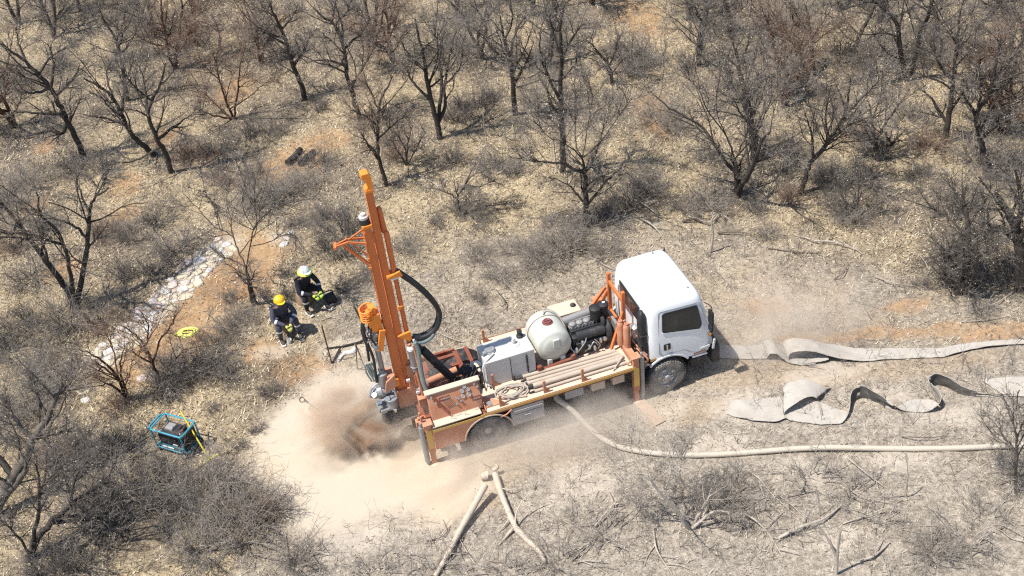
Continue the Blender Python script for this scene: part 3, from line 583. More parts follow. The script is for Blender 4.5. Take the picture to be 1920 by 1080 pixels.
# ---------------------------------------------------------------- shrubs: mounds of fine twigs
def shrub_mesh(r, R, Hh, stems, twig, name):
    n = stems; az = r.uniform(0, 2 * PI, n); el = r.uniform(.25, 1.45, n); P0 = np.stack([np.cos(az) * R * r.uniform(0, .35, n), np.sin(az) * R * r.uniform(0, .35, n), np.full(n, -.03)], 1)
    D = np.stack([np.cos(az) * np.cos(el), np.sin(az) * np.cos(el), np.sin(el) * Hh / R * 1.1], 1); L = R * r.uniform(.6, 1.15, n)
    B1 = grow(P0, D, L, r.uniform(.008, .019, n), 4, .18, 0, r); b = spawn(B1[0], B1[1], 5, .12, (.4, 1.2), (.3, .6), .6, r); B2 = grow(b[0], b[1], b[2], np.clip(b[3], .0045, .009), 3, .25, 0, r)
    c = spawn(B2[0], B2[1], 3, .1, (.4, 1.3), (.35, .75), .6, r); B3 = grow(c[0], c[1], c[2], np.clip(c[3], .0036, .006), 2, .3, 0, r)
    e = spawn(B3[0], B3[1], 1, .1, (.5, 1.3), (.4, .9), .7, r); B4 = grow(e[0], e[1], e[2], np.full(len(e[0]), .0034), 1, .3, 0, r)
    V, Q = join([tubes(*B1, 4), tubes(*B2, 3), tubes(*B3, 3), tubes(*B4, 3)]); V[:, 2] = np.maximum(V[:, 2], -.03)
    return raw_mesh(name, V, Q, mat=twig)
SH = []
for i in range(10):
    r = np.random.default_rng(500 + i); SH.append(shrub_mesh(r, (.75, .8, .6, .9, .7, .8, .7, .85, .6, .75)[i], (.55, .7, .4, .6, .85, .5, .6, .45, .6, .4)[i], (34, 38, 26, 44, 30, 34, 30, 40, 24, 18)[i], ('twig', 'twigpale', 'twig', 'twigpale', 'twigdark', 'twigpale', 'twigred', 'twig', 'twigdark', 'twigdusty')[i], 'dry_shrub'))
SHK = ('greyish brown', 'ashen grey', 'low greyish brown', 'wide ashen grey', 'tall blackish', 'flat ashen grey', 'russet brown', 'broad greyish brown', 'small blackish', 'sparse dusty pale')
SHR = [(640, 445, 4, 1.1), (610, 415, 0, .9), (650, 480, 8, 1), (620, 470, 4, .8), (1215, 355, 1, .9), (1180, 372, 0, .9), (1150, 385, 8, .9), (1075, 460, 3, 1.), (1040, 475, 1, .9), (1120, 430, 0, .9), (1005, 500, 1, .7), (1330, 385, 1, .9), (1290, 395, 5, .7), (1415, 395, 8, .8), (350, 700, 0, 1.), (395, 690, 4, .9), (420, 705, 2, .8), (310, 725, 1, .9), (130, 600, 3, 1.1), (190, 595, 0, 1.), (60, 620, 4, 1.), (20, 660, 0, 1.1), (80, 700, 3, 1.), (120, 730, 1, 1.), (220, 860, 0, 1.), (180, 980, 3, 1.1), (260, 950, 7, 1.2), (310, 900, 4, .9), (335, 925, 0, .9), (380, 930, 3, 1.), (430, 960, 1, 1.), (480, 975, 6, .9), (500, 960, 1, .8), (455, 1010, 3, 1.), (380, 1040, 1, 1.), (150, 1060, 4, 1.1), (90, 1070, 4, 1.), (60, 770, 1, .9), (15, 810, 3, 1.), (460, 265, 4, 1.), (500, 255, 0, .9), (405, 285, 0, .9), (360, 300, 6, .9), (140, 320, 4, 1.), (190, 330, 0, 1.), (60, 350, 3, 1.), (15, 380, 0, 1.), (530, 360, 1, 1.), (500, 380, 3, .8), (575, 350, 5, .8), (600, 310, 0, .8), (870, 205, 4, .8), (900, 190, 0, .9), (850, 225, 8, .9), (1190, 130, 1, 1.2), (1160, 110, 4, 1.1), (1215, 110, 0, 1.), (1040, 90, 1, 1.), (1260, 245, 1, .8), (1235, 225, 5, .8), (1440, 440, 1, .5), (1610, 400, 0, .8), (1590, 415, 1, .7), (1790, 540, 4, 1.1), (1825, 520, 4, 1.), (1800, 480, 8, 1.1), (1905, 520, 4, 1.1), (1340, 945, 9, .9), (1375, 925, 1, .7), (1290, 920, 9, .8), (1430, 950, 9, .8), (1750, 1040, 1, .7), (1810, 1020, 9, .9), (1850, 970, 9, .9), (1910, 890, 1, .7), (1520, 900, 9, .9), (1600, 930, 9, .9), (1650, 980, 9, .8), (930, 325, 0, .9), (960, 330, 8, .7), (985, 470, 5, .7), (940, 520, 5, .6), (900, 560, 2, .5), (745, 295, 6, .8), (850, 305, 2, .8), (1290, 130, 8, .9), (1470, 300, 0, .9), (1560, 330, 1, .9), (1540, 345, 8, .6), (1650, 290, 4, .9), (1700, 230, 0, .9), (1600, 260, 6, .9), (860, 400, 8, .7), (890, 415, 0, .7), (820, 420, 2, .6), (560, 420, 2, .7), (290, 420, 4, .9), (250, 450, 0, .9), (330, 470, 0, .9), (290, 510, 2, 1.), (230, 520, 8, .9), (200, 440, 6, .9), (60, 520, 7, 1.), (20, 470, 6, .9), (80, 440, 0, .8), (570, 560, 8, .5), (545, 555, 4, .5), (700, 520, 5, .6), (640, 540, 2, .6), (1330, 300, 2, .8), (1480, 370, 6, .7), (1720, 330, 2, .7), (1780, 410, 8, .9), (1870, 450, 1, .8), (1840, 590, 5, .5), (1730, 535, 2, .5), (1050, 1060, 9, .9), (950, 1075, 9, .8), (1140, 1000, 9, .9), (1190, 950, 9, .7), (1500, 1000, 9, .7), (700, 1070, 9, .8), (560, 1060, 1, .7), (820, 1060, 9, .8), (1080, 980, 9, .7), (430, 560, 2, .6), (430, 620, 5, .7), (455, 600, 5, .6), (410, 640, 2, .6), (370, 640, 6, .5), (720, 230, 0, .8), (600, 205, 8, .8), (480, 330, 2, .8), (420, 350, 6, .7), (30, 150, 3, 1.), (120, 130, 4, 1.), (300, 60, 3, 1.2), (250, 110, 0, 1.), (380, 80, 4, 1.), (650, 20, 1, 1.), (960, 10, 4, 1.), (830, 90, 0, 1.), (1350, 60, 1, 1.2), (1470, 60, 3, 1.2), (1580, 110, 4, 1.2), (1650, 120, 3, 1.2), (1750, 110, 1, 1.2), (1850, 100, 4, 1.2), (1830, 300, 1, 1.), (1740, 280, 6, .9), (1900, 330, 3, 1.), (1810, 380, 0, .9), (1030, 420, 2, .6), (1140, 480, 5, .6), (900, 480, 5, .6), (760, 470, 5, .6), (480, 810, 8, .45), (500, 740, 8, .5), (520, 730, 2, .45), (450, 840, 2, .4), (400, 770, 2, .4), (300, 745, 4, .6), (220, 770, 6, .7), (160, 830, 0, .8), (100, 860, 6, .9)]
byk = {}
for px, py, k, s in sorted(SHR, key=lambda t: t[0]): byk.setdefault((k, min(2, int(py / 360))), []).append((px, py, k, s))
for (k, row), L in byk.items():
    for i, (px, py, kk, s) in enumerate(L):
        p = at(px, py); r = random.Random(px * 31 + py)
        o = link('dry_shrub', SH[k]); o.location = (p[0], p[1], gz(p[0], p[1])); o.rotation_euler = (0, 0, r.uniform(0, 6.28)); o.scale = (s * r.uniform(.9, 1.15), s * r.uniform(.9, 1.15), s * r.uniform(.85, 1.1))
        rowname = ('top third', 'middle third', 'bottom third')[row]
        if len(L) > 13: side = 'left' if i < 12 else 'right'; j = i if i < 12 else len(L) - 1 - i
        else: side, j = 'left', i
        tag(o, f'{SHK[k]} leafless shrub, {ORD[min(j,12)]} such from the {side} in the {rowname}', 'shrub', 'leafless shrubs of the clearing')
# ================================================================ DRILL TRUCK (x forward, y to its left, z up)
T = empty('drilling_rig_truck', (TX, TY, 0), TYAW)
tag(T, 'white cab truck carrying an orange drilling rig with a raised mast, water tank and engine', 'drill truck')
def wp(x, y, z):
    c, s = math.cos(TYAW), math.sin(TYAW); return np.array([TX + c * x - s * y, TY + s * x + c * y, z])
# --- chassis
b = MB()
for y in (-.40, .40): b.box((1.6, y, .68), (6.0, .08, .22))
for x in (-1.2, -.5, .45, 1.3, 2.2, 3.0, 4.3): b.box((x, 0, .66), (.09, .72, .14))
b.build('chassis', 'blackdusty', T, .006)
ax = MB(); ax.cyl((0, -.85, .41), (0, .85, .41), .07); ax.lathe((0, -.2, .41), (0, 1, 0), [(0, .07), (.08, .19), (.3, .19), (.4, .07)], 16); ax.cyl((3.9, -.85, .40), (3.9, .85, .40), .055); ax.cyl((.3, 0, .5), (3.2, 0, .6), .05); ax.build('axle', 'blackdusty', T)
TYP = [(-.105, .235), (-.112, .30), (-.105, .375), (-.085, .402), (-.05, .41), (.05, .41), (.085, .402), (.105, .375), (.112, .30), (.105, .235)]
def tread(b, o, ax, R, w):
    for k in range(40):
        a = 2 * PI * k / 40
        for s_ in (-1, 1):
            y = s_ * w * .28; aa = a + s_ * .04
            c_ = Vector(o) + Vector((math.cos(aa) * (R + .002), y, math.sin(aa) * (R + .002))); b.box(c_, (.030, w * .46, .016), (0, -aa + PI / 2, 0))
def wheel(x, y, out, front):
    b = MB(); b.lathe((x, y, .41), (0, 1, 0), TYP, 40); tread(b, (x, y, .41), None, .41, .2); wh = b.build('wheel', 'tyre', T, ang=30)
    o = Vector((x, y, .41)); s = out
    r = MB()
    if front: r.lathe(o, (0, s, 0), [(.100, .238), (.112, .232), (.085, .222), (.055, .215), (.045, .17), (.075, .13), (.085, .075), (.14, .068), (.15, .05), (.15, .001)], 32)
    else: r.lathe(o, (0, s, 0), [(.100, .238), (.114, .232), (.09, .222), (-.03, .212), (-.075, .20), (-.085, .13), (-.03, .085), (.02, .08), (.03, .06), (.03, .001)], 32)
    r.build('rim', 'steel' if front else 'rim', wh)
    n = MB()
    for k in range(6):
        a = 2 * PI * k / 6 + .3; c_ = o + Vector((math.cos(a) * .105, s * (.075 if front else -.085), math.sin(a) * .105)); n.cyl(c_, c_ + Vector((0, s * .035, 0)), .016, n=6)
    if front:
        for k in range(5):
            a = 2 * PI * k / 5 + .6; c_ = o + Vector((math.cos(a) * .165, s * .045, math.sin(a) * .165)); n.lathe(c_, (0, s, 0), [(0, .032), (.02, .03), (.022, .001)], 12)
    n.build('wheel_nuts', 'chrome', wh)
for y in (-.94, .94): wheel(3.9, y, -1 if y < 0 else 1, True)
for y in (-.945, -.70, .70, .945): wheel(0, y, -1 if y < 0 else 1, False)
# --- deck
d = MB()
d.box((1.6, -.72, .975), (3.16, .70, .05)); d.box((1.86, .78, .975), (2.64, .58, .05))
d.box((2.25, 0, .965), (1.8, 1.0, .04)); d.box((.75, 0, .955), (1.1, 1.0, .03))
d.build('deck', 'deck', T, .008)
f = MB()
f.box((1.6, -1.075, .955), (3.20, .02, .11)); f.box((1.86, 1.075, .955), (2.66, .02, .11))
for x in (-1.18, -.05, 3.22): f.box((x, 0, .90), (.10, 2.08, .12))
for y in (-.62, .62): f.box((-.6, y, .91), (1.1, .09, .12))
for y in (-.22, .28): f.box((-.6, y, .88), (1.1, .08, .12))
f.box((-.62, 0, .86), (.08, 1.2, .1)); f.box((-.6, 1.07, .94), (1.1, .06, .12))
f.box((-.9, .75, .93), (.40, .5, .02)); f.box((-.3, .95, .93), (.5, .08, .05)); f.box((.2, .8, .91), (.08, .6, .06))
f.build('deck_frame', 'redbrown', T, .006)
e = MB(); e.box((1.53, -1.089, .972), (3.3, .006, .062)); e.box((-.6, -1.104, .972), (1.05, .006, .06)); e.build('reflective_strip', 'yellowedge', T)
# --- stanchions
for x, y, h in ((2.06, -1.02, .34), (1.25, -1.01, .32), (.32, -1.01, .30), (.36, -.40, .32), (.60, .98, .34), (2.2, .98, .30)):
    s = MB(); s.box((x, y, 1.0 + h / 2), (.055, .035, h)); s.prism([(-.0, 0), (.11, 0), (0, .15)], (x + .025, y - .008, 1.0), (1, 0, 0), (0, 0, 1), -.012); s.build('stanchion', 'orangedust', T, .004)
# --- control console
c = MB(); c.prism([(-.62, 1.0), (-.62, 1.585), (-.70, 1.585), (-.90, 1.075), (-.90, 1.0)], (-1.05, 0, 0), (0, 1, 0), (0, 0, 1), 1.04)
con = c.build('control_console', 'orangedust', T, .005)
c = MB(); c.box((-.53, -.672, 1.600), (1.12, .135, .035), (.04, 0, 0)); c.box((-.60, -.985, 1.045), (1.0, .20, .025)); c.build('console_top', 'deck', con, .005)
nrm = Vector((0, -.931, -.365 * -1)).normalized(); sl = Vector((0, -.20, -.51)).normalized(); nn = Vector((0, -sl.z * -1, 0)); fn = Vector((1, 0, 0)).cross(sl) * -1
fn = Vector((0, sl.z, -sl.y)); fn.normalize()
def onp(x, t, h=0.): return Vector((x, -.70, 1.585)) + sl * t + fn * h
g = MB()
for x, t in ((-.36, .13), (-.24, .13), (-.36, .24), (-.24, .24), (-.30, .05)):
    g.lathe(onp(x, t), fn, [(0, .042), (.03, .042), (.032, .036), (.026, .034), (.026, .001)], 16)
g.build('gauge', 'toolgrey', con)
g = MB()
for i in range(6):
    p = onp(-.80 + i * .032, .17); g.cyl(p, p + fn * .10 - sl * .03, .008, n=6); g.lathe(p + fn * .10 - sl * .03, fn, [(-.012, .001), (-.01, .012), (.012, .012), (.014, .001)], 8)
for i in range(4):
    p = onp(-.16 + i * .034, .36); g.cyl(p, p + fn * .09 - sl * .03, .008, n=6); g.lathe(p + fn * .09 - sl * .03, fn, [(-.012, .001), (-.01, .012), (.012, .012), (.014, .001)], 8)
for x, t in ((-.98, .06), (-.92, .20), (-.50, .22), (-.46, .25), (-.43, .31), (-.52, .34), (-.10, .05), (-.06, .12)): g.lathe(onp(x, t), fn, [(0, .014), (.04, .014), (.042, .024), (.055, .024), (.057, .001)], 10)
for i in range(5):
    x = -.66 + i * .045; g.cyl((x, -.95, 1.05), (x, -.965, 1.13), .006, n=6)
for i in range(4):
    x = -.20 + i * .04; g.cyl((x, -.95, 1.05), (x, -.965, 1.13), .006, n=6)
for x in (-.70, -.42): g.cyl((x, -1.0, 1.05), (x + .02, -1.03, 1.26), .007, n=6)
g.build('control_levers', 'chrome', con)
g = MB(); 
for x in (-.81, -.17): g.prism([(-.03, -.04), (.20 if x < -.5 else .15, -.04), (.20 if x < -.5 else .15, .05), (-.03, .05)], onp(x, .17 if x < -.5 else .36, .003), (1, 0, 0), sl, .004)
g.cyl(onp(-.93, .10, .03), onp(-.70, .50, .04), .028, n=8); g.build('lever_slots', 'redbrown', con)
g = MB(); g.prism([(-.62, 1.0), (-.62, 1.3), (-1.02, 1.0)], (.0, 0, 0), (0, 1, 0), (0, 0, 1), .02); g.prism([(0, 0), (.42, 0), (.0, .38)], (.03, -.95, 1.004), (1, 0, 0), (0, 1, 0), .02); g.build('side_cheek', 'orangedust', con, .003)
g = MB(); g.box((.12, -.88, 1.035), (.10, .13, .014)); g.build('plate', 'steel', con, .003)
# --- side panel with wheel arch
poly = [(-1.12, .93), (-1.12, .45)] + [(-.50, .45)] + [(-.53 * math.cos(a), .41 + .53 * math.sin(a)) for a in np.linspace(.12, 1.25, 10)] + [(-.16, .925)]
p = MB(); p.prism(poly, (0, -1.085, 0), (1, 0, 0), (0, 0, 1), -.02); p.build('side_panel', 'orangedust', T, .003)
p = MB(); p.prism(poly, (0, 1.085, 0), (1, 0, 0), (0, 0, 1), .02); p.build('side_panel', 'orangedust', T, .003)
for s_ in (-1, 1):
    g = MB(); g.lathe((0, s_ * 1.10, .41), (0, -s_, 0), [(0, .50), (0, .525), (.42, .525), (.42, .50), (0, .50)], 26, math.radians(8), math.radians(172), (1, 0, 0) if s_ > 0 else (-1, 0, 0))
    if s_ < 0: pass
    g.build('mudguard', 'blackdusty', T)
    g = MB(); g.lathe((0, s_ * 1.105, .41), (0, -s_, 0), [(0, .508), (0, .530), (.02, .530), (.02, .508), (0, .508)], 26, math.radians(6), math.radians(174), (1, 0, 0) if s_ > 0 else (-1, 0, 0)); g.build('mudguard_lip', 'deck', T)
# --- jacks
def jack(x, y, top, front):
    g = MB(); g.box((x, y, top / 2 + .17), (.13, .12, top - .34)); g.box((x, y, .20), (.10, .095, .36)); j = g.build('jack_leg', 'orangedust', T, .006)
    g = MB(); g.box((x, y - (.064 if y < 0 else -.064), .72), (.115, .006, .50)); g.build('jack_face', 'yellowedge', j)
    g = MB(); g.lathe((x, y, 0.01), (0, 0, 1), [(0, .001), (0, .11), (.015, .11), (.03, .05), (.1, .04)], 16); g.build('jack_foot', 'deck', j); g = MB(); g.box((x, y, top + .01), (.20, .19, .03)); g.build('jack_cap', 'orangedust', j, .005)
    g = MB(); xx = x + (.14 if front else -.13); g.cyl((xx, y, .12), (xx, y, top - .05), .055); g.cyl((xx, y, .03), (xx, y, .12), .035); g.cyl((xx, y, top - .05), (xx, y, top + .05), .03); g.build('jack_cylinder', 'steel', j)
jack(-1.19, -.98, 1.12, False); jack(-1.19, .98, 1.12, False); jack(3.20, -1.02, 1.24, True); jack(3.20, 1.02, 1.24, True)
g = MB(); g.beam((3.2, -1.0, 1.10), (3.2, 1.0, 1.10), .14, .16); g.beam((3.04, -.98, 1.04), (3.2, -1.0, 1.22), .03, .03)
g.build('jack_crossbeam', 'orangedust', T, .006)
g = MB()
for y in (-.92, -.80, .8): g.cyl((-1.28, y, 1.0), (-1.28, y - .02, 1.3), .022, n=8); g.box((-1.26, y, 1.13), (.14, .07, .06))
g.box((-1.24, -.86, 1.02), (.16, .34, .10)); g.box((-1.30, -.72, .93), (.14, .12, .18)); g.build('rear_brackets', 'orangedust', T, .006)
# --- hydraulic tank
g = MB(); g.box((.78, -.09, 1.325), (1.04, .60, .64)); tk = g.build('hydraulic_tank', 'tankgrey', T, .014)
g = MB(); g.box((.78, -.392, 1.32), (1.0, .004, .60)); g.build('tank_side', 'steel2', tk) if False else None
g = MB(); g.lathe((.46, -.06, 1.645), (0, 0, 1), [(0, .12), (.03, .12), (.035, .10), (.06, .10), (.065, .001)], 20); g.cyl((.44, -.10, 1.67), (.28, -.16, 1.69), .028); g.build('filler_cap', 'steel', tk)
g = MB(); g.lathe((.98, -.05, 1.645), (0, 0, 1), [(0, .125), (.012, .125), (.014, .12), (.014, .04), (.09, .04), (.095, .03), (.13, .03), (.132, .001)], 24); g.build('hatch', 'tankgrey', tk)
g = MB(); g.lathe((1.16, .10, 1.645), (0, 0, 1), [(0, .075), (.05, .07), (.055, .04), (.12, .04), (.125, .055), (.16, .055), (.165, .001)], 16); g.build('breather', 'blackdusty', tk)
g = MB(); g.cyl((1.12, -.40, 1.10), (1.12, -.40, 1.58), .010, n=8)
for i in range(6): g.lathe((1.12, -.40, 1.16 + i * .07), (0, 0, 1), [(-.02, .001), (-.018, .022), (.018, .022), (.02, .001)], 10)
g.cyl((.80, -.41, 1.02), (.80, -.41, 1.14), .025); g.build('sight_gauge', 'blackdusty', tk)
g = MB(); g.box((.775, -.392, 1.31), (.012, .006, .60)); g.build('tank_seam', 'blackdusty', tk)
g = MB(); g.tube(smooth_path([(.50, -.2, 1.68), (.36, -.30, 1.68), (.22, -.38, 1.60), (.21, -.38, 1.3), (.24, -.36, 1.1), (.30, -.42, 1.03)], 5), .018, 8); g.build('tank_pipe', 'whitedust', tk)
# --- water tank
prof = [(-.475, .001), (-.47, .10), (-.455, .20), (-.43, .275), (-.41, .290), (-.40, .345), (-.36, .372), (-.18, .385), (-.15, .378), (-.12, .385), (.12, .385), (.15, .378), (.18, .385), (.36, .372), (.42, .33), (.455, .2), (.475, .001)]
g = MB(); g.lathe((1.76, .10, 1.46), (0, 1, 0), prof, 40); wt = g.build('water_tank', 'plastic', T, ang=50)
g = MB(); g.box((1.78, -.365, 1.60), (.14, .05, .20)); g.box((1.62, -.3, 1.10), (.10, .12, .22)); g.box((1.90, -.3, 1.10), (.10, .12, .22)); g.box((1.62, .45, 1.10), (.10, .12, .22)); g.box((1.90, .45, 1.10), (.10, .12, .22)); g.build('tank_foot', 'plastic', wt, .012)
g = MB(); g.lathe((1.76, .06, 1.835), (0, 0, 1), [(0, .11), (.02, .11), (.022, .085), (.05, .085), (.055, .07), (.04, .05), (.04, .001)], 24)
g.box((1.76, .06, 1.885), (.11, .02, .02)); g.build('filler_cap', 'redcap', wt, .003)
g = MB(); g.tube([(1.60 + .0, -.02 + .0, 1.46) for _ in ()] or [(1.76 + .392 * math.cos(a), .27, 1.46 + .392 * math.sin(a)) for a in np.linspace(-.5, PI + .5, 24)], .011, 6); g.tube(smooth_path([(1.76, .3, 1.86), (1.85, .42, 1.90), (2.05, .25, 1.80), (2.14, .0, 1.5), (2.12, -.1, 1.2)], 5), .014, 6); g.build('strap', 'rope', wt)
g = MB(); g.cyl((1.30, -.42, 1.06), (2.10, -.38, 1.10), .035); g.box((1.36, -.42, 1.09), (.09, .09, .20)); g.box((2.10, -.36, 1.10), (.10, .10, .14)); g.box((1.34, .1, 1.05), (.06, 1.0, .08)); g.box((2.13, .1, 1.05), (.06, 1.0, .08)); g.build('tank_cradle', 'redbrown', T, .006)
# --- far fuel tank
g = MB(); g.box((2.35, .72, 1.25), (.62, .42, .52)); ft = g.build('fuel_tank', 'deck', T, .012)
g = MB(); g.lathe((2.55, .72, 1.51), (0, 0, 1), [(0, .06), (.03, .06), (.035, .04), (.05, .04), (.052, .001)], 16); g.build('filler_cap', 'blackdusty', ft)
# --- engine
g = MB(); g.box((2.55, .0, 1.22), (.74, .42, .44)); g.box((2.55, .05, 1.42), (.70, .30, .20), None, (1, .8)); g.box((2.55, -.20, 1.16), (.64, .12, .30)); g.lathe((2.18, 0, 1.25), (1, 0, 0), [(-.10, .001), (-.10, .13), (-.02, .15), (0, .2), (.04, .2)], 20)
g.lathe((2.92, -.02, 1.28), (1, 0, 0), [(-.02, .26), (.10, .28), (.12, .26), (.12, .001)], 24)
en = g.build('engine', 'engine', T, .012)
g = MB(); g.lathe((2.28, -.16, 1.43), (1, 0, 0), [(0, .001), (0, .085), (.02, .10), (.60, .10), (.62, .085), (.62, .001)], 20); g.build('intake_manifold', 'engine', en)
g = MB()
for i in range(4): g.lathe((2.30 + i * .155, .10, 1.52), (0, 0, 1), [(0, .078), (.05, .078), (.075, .06), (.085, .001)], 16)
g.box((2.53, .10, 1.51), (.64, .13, .04)); g.build('valve_cover', 'enginegrey', en, .006)
for i in range(8): g = MB(); g.cyl((2.24 + i * .078, -.03, 1.53), (2.24 + i * .078, -.03, 1.575), .015, n=8); g.build('injector', 'chrome', en)
for x, y, z in ((2.22, -.30, 1.2), (2.36, -.29, 1.33), (2.50, -.29, 1.18), (2.62, -.29, 1.10), (2.76, -.29, 1.26)): g = MB(); g.lathe((x, y, z - .05), (0, 0, 1), [(0, .001), (0, .028), (.02, .032), (.09, .032), (.11, .018), (.115, .001)], 12); g.build('filter', 'chrome', en)
for pth in ([(2.2, -.3, 1.1), (2.3, -.33, 1.24), (2.42, -.3, 1.36), (2.5, -.2, 1.45)], [(2.4, -.3, 1.1), (2.5, -.34, 1.2), (2.6, -.32, 1.3), (2.7, -.3, 1.15)], [(2.62, -.3, 1.35), (2.72, -.34, 1.2), (2.68, -.31, 1.08)], [(2.12, -.2, 1.3), (2.14, -.28, 1.2), (2.2, -.3, 1.08)], [(2.13, -.1, 1.42), (2.08, -.25, 1.3), (2.2, -.34, 1.16)]): g = MB(); g.tube(smooth_path(pth, 4), .011, 6); g.build('fuel_pipe', 'chrome', en)
g = MB(); g.lathe((2.86, -.26, 1.26), (0, -1, 0), [(0, .045), (.04, .045), (.05, .03), (.052, .001)], 14); g.build('pulley', 'chrome', en)
g = MB(); g.cyl((2.12, .22, 1.60), (2.74, .26, 1.62), .085, n=18); g.tube(smooth_path([(2.1, .22, 1.6), (2.0, .24, 1.6), (1.98, .34, 1.56)], 5), .045, 10); g.box((2.45, .15, 1.585), (.62, .03, .05)); g.build('silencer', 'enginegrey', en)
g = MB(); g.prism([(0, 0), (.13, 0), (.13, .09), (0, .09)], (2.56, -.245, 1.455), (1, 0, 0), (0, .62, .78), -.004); g.build('sticker', 'sticker', en)
g = MB()
for x, y, r_ in ((2.80, .06, .115), (3.0, .10, .105)): g.lathe((x, y, 1.56), (0, 0, 1), [(0, .001), (0, r_), (.24, r_), (.25, r_ + .01), (.30, r_ + .01), (.32, r_ * .8), (.33, .001)], 20)
g.tube(smooth_path([(2.9, .05, 1.66), (2.9, -.1, 1.6), (2.86, -.16, 1.45)], 4), .05, 10); g.build('air_cleaner', 'black', T)
g = MB(); g.prism([(0, 0), (.06, 0), (.06, .05), (0, .05)], (2.98, .08, 1.892), (1, 0, 0), (0, 1, 0), .004); g.build('label', 'sticker', T)
# --- headboard behind the cab
g = MB(); g.box((3.32, -.20, 1.67), (.075, .075, 1.20)); g.box((3.32, .55, 1.64), (.075, .075, 1.20)); g.beam((3.32, -.20, 2.02), (3.32, .55, 2.02), .05, .09); g.beam((3.32, -.2, 1.25), (3.32, .55, 1.25), .05, .09)
g.beam((3.30, -.22, 1.78), (2.93, -.42, 1.06), .05, .07); g.beam((3.30, .57, 1.78), (2.93, .62, 1.06), .05, .07); g.beam((2.95, .62, 1.45), (3.3, .72, 1.75), .05, .07); g.beam((2.85, -.05, 1.30), (3.05, .1, 1.52), .05, .09); g.box((3.06, .05, 1.50), (.16, .12, .10))
g.build('headboard', 'orange', T, .006)
g = MB(); g.box((3.14, .1, 1.30), (.06, .72, .52)); g.build('radiator', 'steel', T, .006)
for x, y in ((3.13, -.47), (3.21, -.61)):
    g = MB(); g.lathe((x, y, 1.18), (0, 0, 1), [(0, .001), (0, .075), (.50, .075), (.56, .06), (.58, .045), (.62, .045), (.62, .028), (.60, .028), (.60, .001)], 20); g.cyl((x + .03, y, 1.74), (x + .12, y, 1.76), .018, n=8); g.lathe((x, y, 1.26), (0, 0, 1), [(0, .079), (.03, .079)], 20); g.build('hydraulic_accumulator', 'orangedust', T)
# --- toolbox and boxes under the deck
g = MB(); g.box((.83, -.93, .665), (.70, .30, .46)); tb = g.build('toolbox', 'toolgrey', T, .012)
g = MB(); g.box((.83, -1.086, .60), (.64, .012, .26)); g.box((.83, -1.09, .80), (.64, .02, .06)); g.tube([(.76, -1.10, .70), (.76, -1.12, .68), (.88, -1.12, .68), (.88, -1.10, .70)], .009, 6); g.build('toolbox_door', 'toolgrey', tb, .004)
for x, w in ((1.88, .40), (2.40, .30), (2.85, .26)):
    g = MB(); g.box((x, -.82, .72), (w, .28, .28)); g.build('battery_box', 'deck' if x > 2 else 'toolgrey', T, .01)
g = MB(); g.tube(smooth_path([(.25, -1.09, .80), (.38, -1.11, .84), (.46, -1.11, .90), (.50, -1.10, .92)], 4), .014, 8); g.build('step_bar', 'orangedust', T)
# --- cab
def cab_section(z):
    zs = [.62, .80, 1.05, 1.38, 1.66, 1.88, 2.05, 2.15, 2.22, 2.26, 2.28]
    x0 = np.interp(z, zs, [3.54, 3.54, 3.53, 3.52, 3.53, 3.54, 3.56, 3.59, 3.64, 3.72, 3.88]); x1 = np.interp(z, zs, [4.95, 4.97, 4.98, 4.95, 4.90, 4.84, 4.79, 4.75, 4.69, 4.60, 4.42])
    hw = np.interp(z, zs, [.985, .99, .995, .985, .96, .94, .915, .89, .85, .78, .62]); return x0, x1, hw
def ring(z, n=48):
    x0, x1, hw = cab_section(z); cx, hx = (x0 + x1) / 2, (x1 - x0) / 2; P = []
    for k in range(n):
        a = 2 * PI * k / n; ca, sa = math.cos(a), math.sin(a); e = .24
        P.append((cx + hx * math.copysign(abs(ca) ** e, ca), hw * math.copysign(abs(sa) ** e, sa), z))
    return P
zz = [.62, .72, .80, .92, 1.05, 1.2, 1.38, 1.52, 1.66, 1.77, 1.88, 1.97, 2.05, 2.10, 2.15, 2.185, 2.22, 2.24, 2.26, 2.27, 2.28]
def cabmesh(off=0.):
    g = MB(); n = 64; V = []; Fs = []
    for z in zz: V += ring(z, n)
    for i in range(len(zz) - 1):
        for k in range(n): Fs.append((i * n + k, i * n + (k + 1) % n, (i + 1) * n + (k + 1) % n, (i + 1) * n + k))
    Fs.append(tuple(range(n - 1, -1, -1))); Fs.append(tuple(range((len(zz) - 1) * n, len(zz) * n))); g.add(V, Fs); return g
cab = cabmesh().build('cab', 'white', T, ang=45)
cut = MB(); cut.cyl((3.93, -1.3, .40), (3.93, 1.3, .40), .56, n=48); cut.box((3.62, 0, .70), (.34, 2.6, .36)); 
def bool_cut(o, cutter):
    c_ = cutter.build('cutter', 'black', None, smooth=False); c_.parent = o.parent
    md = o.modifiers.new('cut', 'BOOLEAN'); md.object = c_; md.operation = 'DIFFERENCE'; md.solver = 'EXACT'
    bpy.context.view_layer.update(); dg = bpy.context.evaluated_depsgraph_get(); nm = bpy.data.meshes.new_from_object(o.evaluated_get(dg)); o.modifiers.clear(); old = o.data; o.data = nm; nm.name = old.name
    bpy.data.objects.remove(c_); nm.set_sharp_from_angle(angle=math.radians(40))
c1 = MB(); c1.cyl((3.93, -1.3, .40), (3.93, 1.3, .40), .54, n=48); bool_cut(cab, c1)
c1 = MB(); c1.box((3.55, 0, .72), (.5, 2.6, .40)); bool_cut(cab, c1)
c1 = MB(); c1.box((4.95, 0, .58), (1.3, 2.6, .34)); bool_cut(cab, c1)
def side_y(z): return cab_section(z)[2]
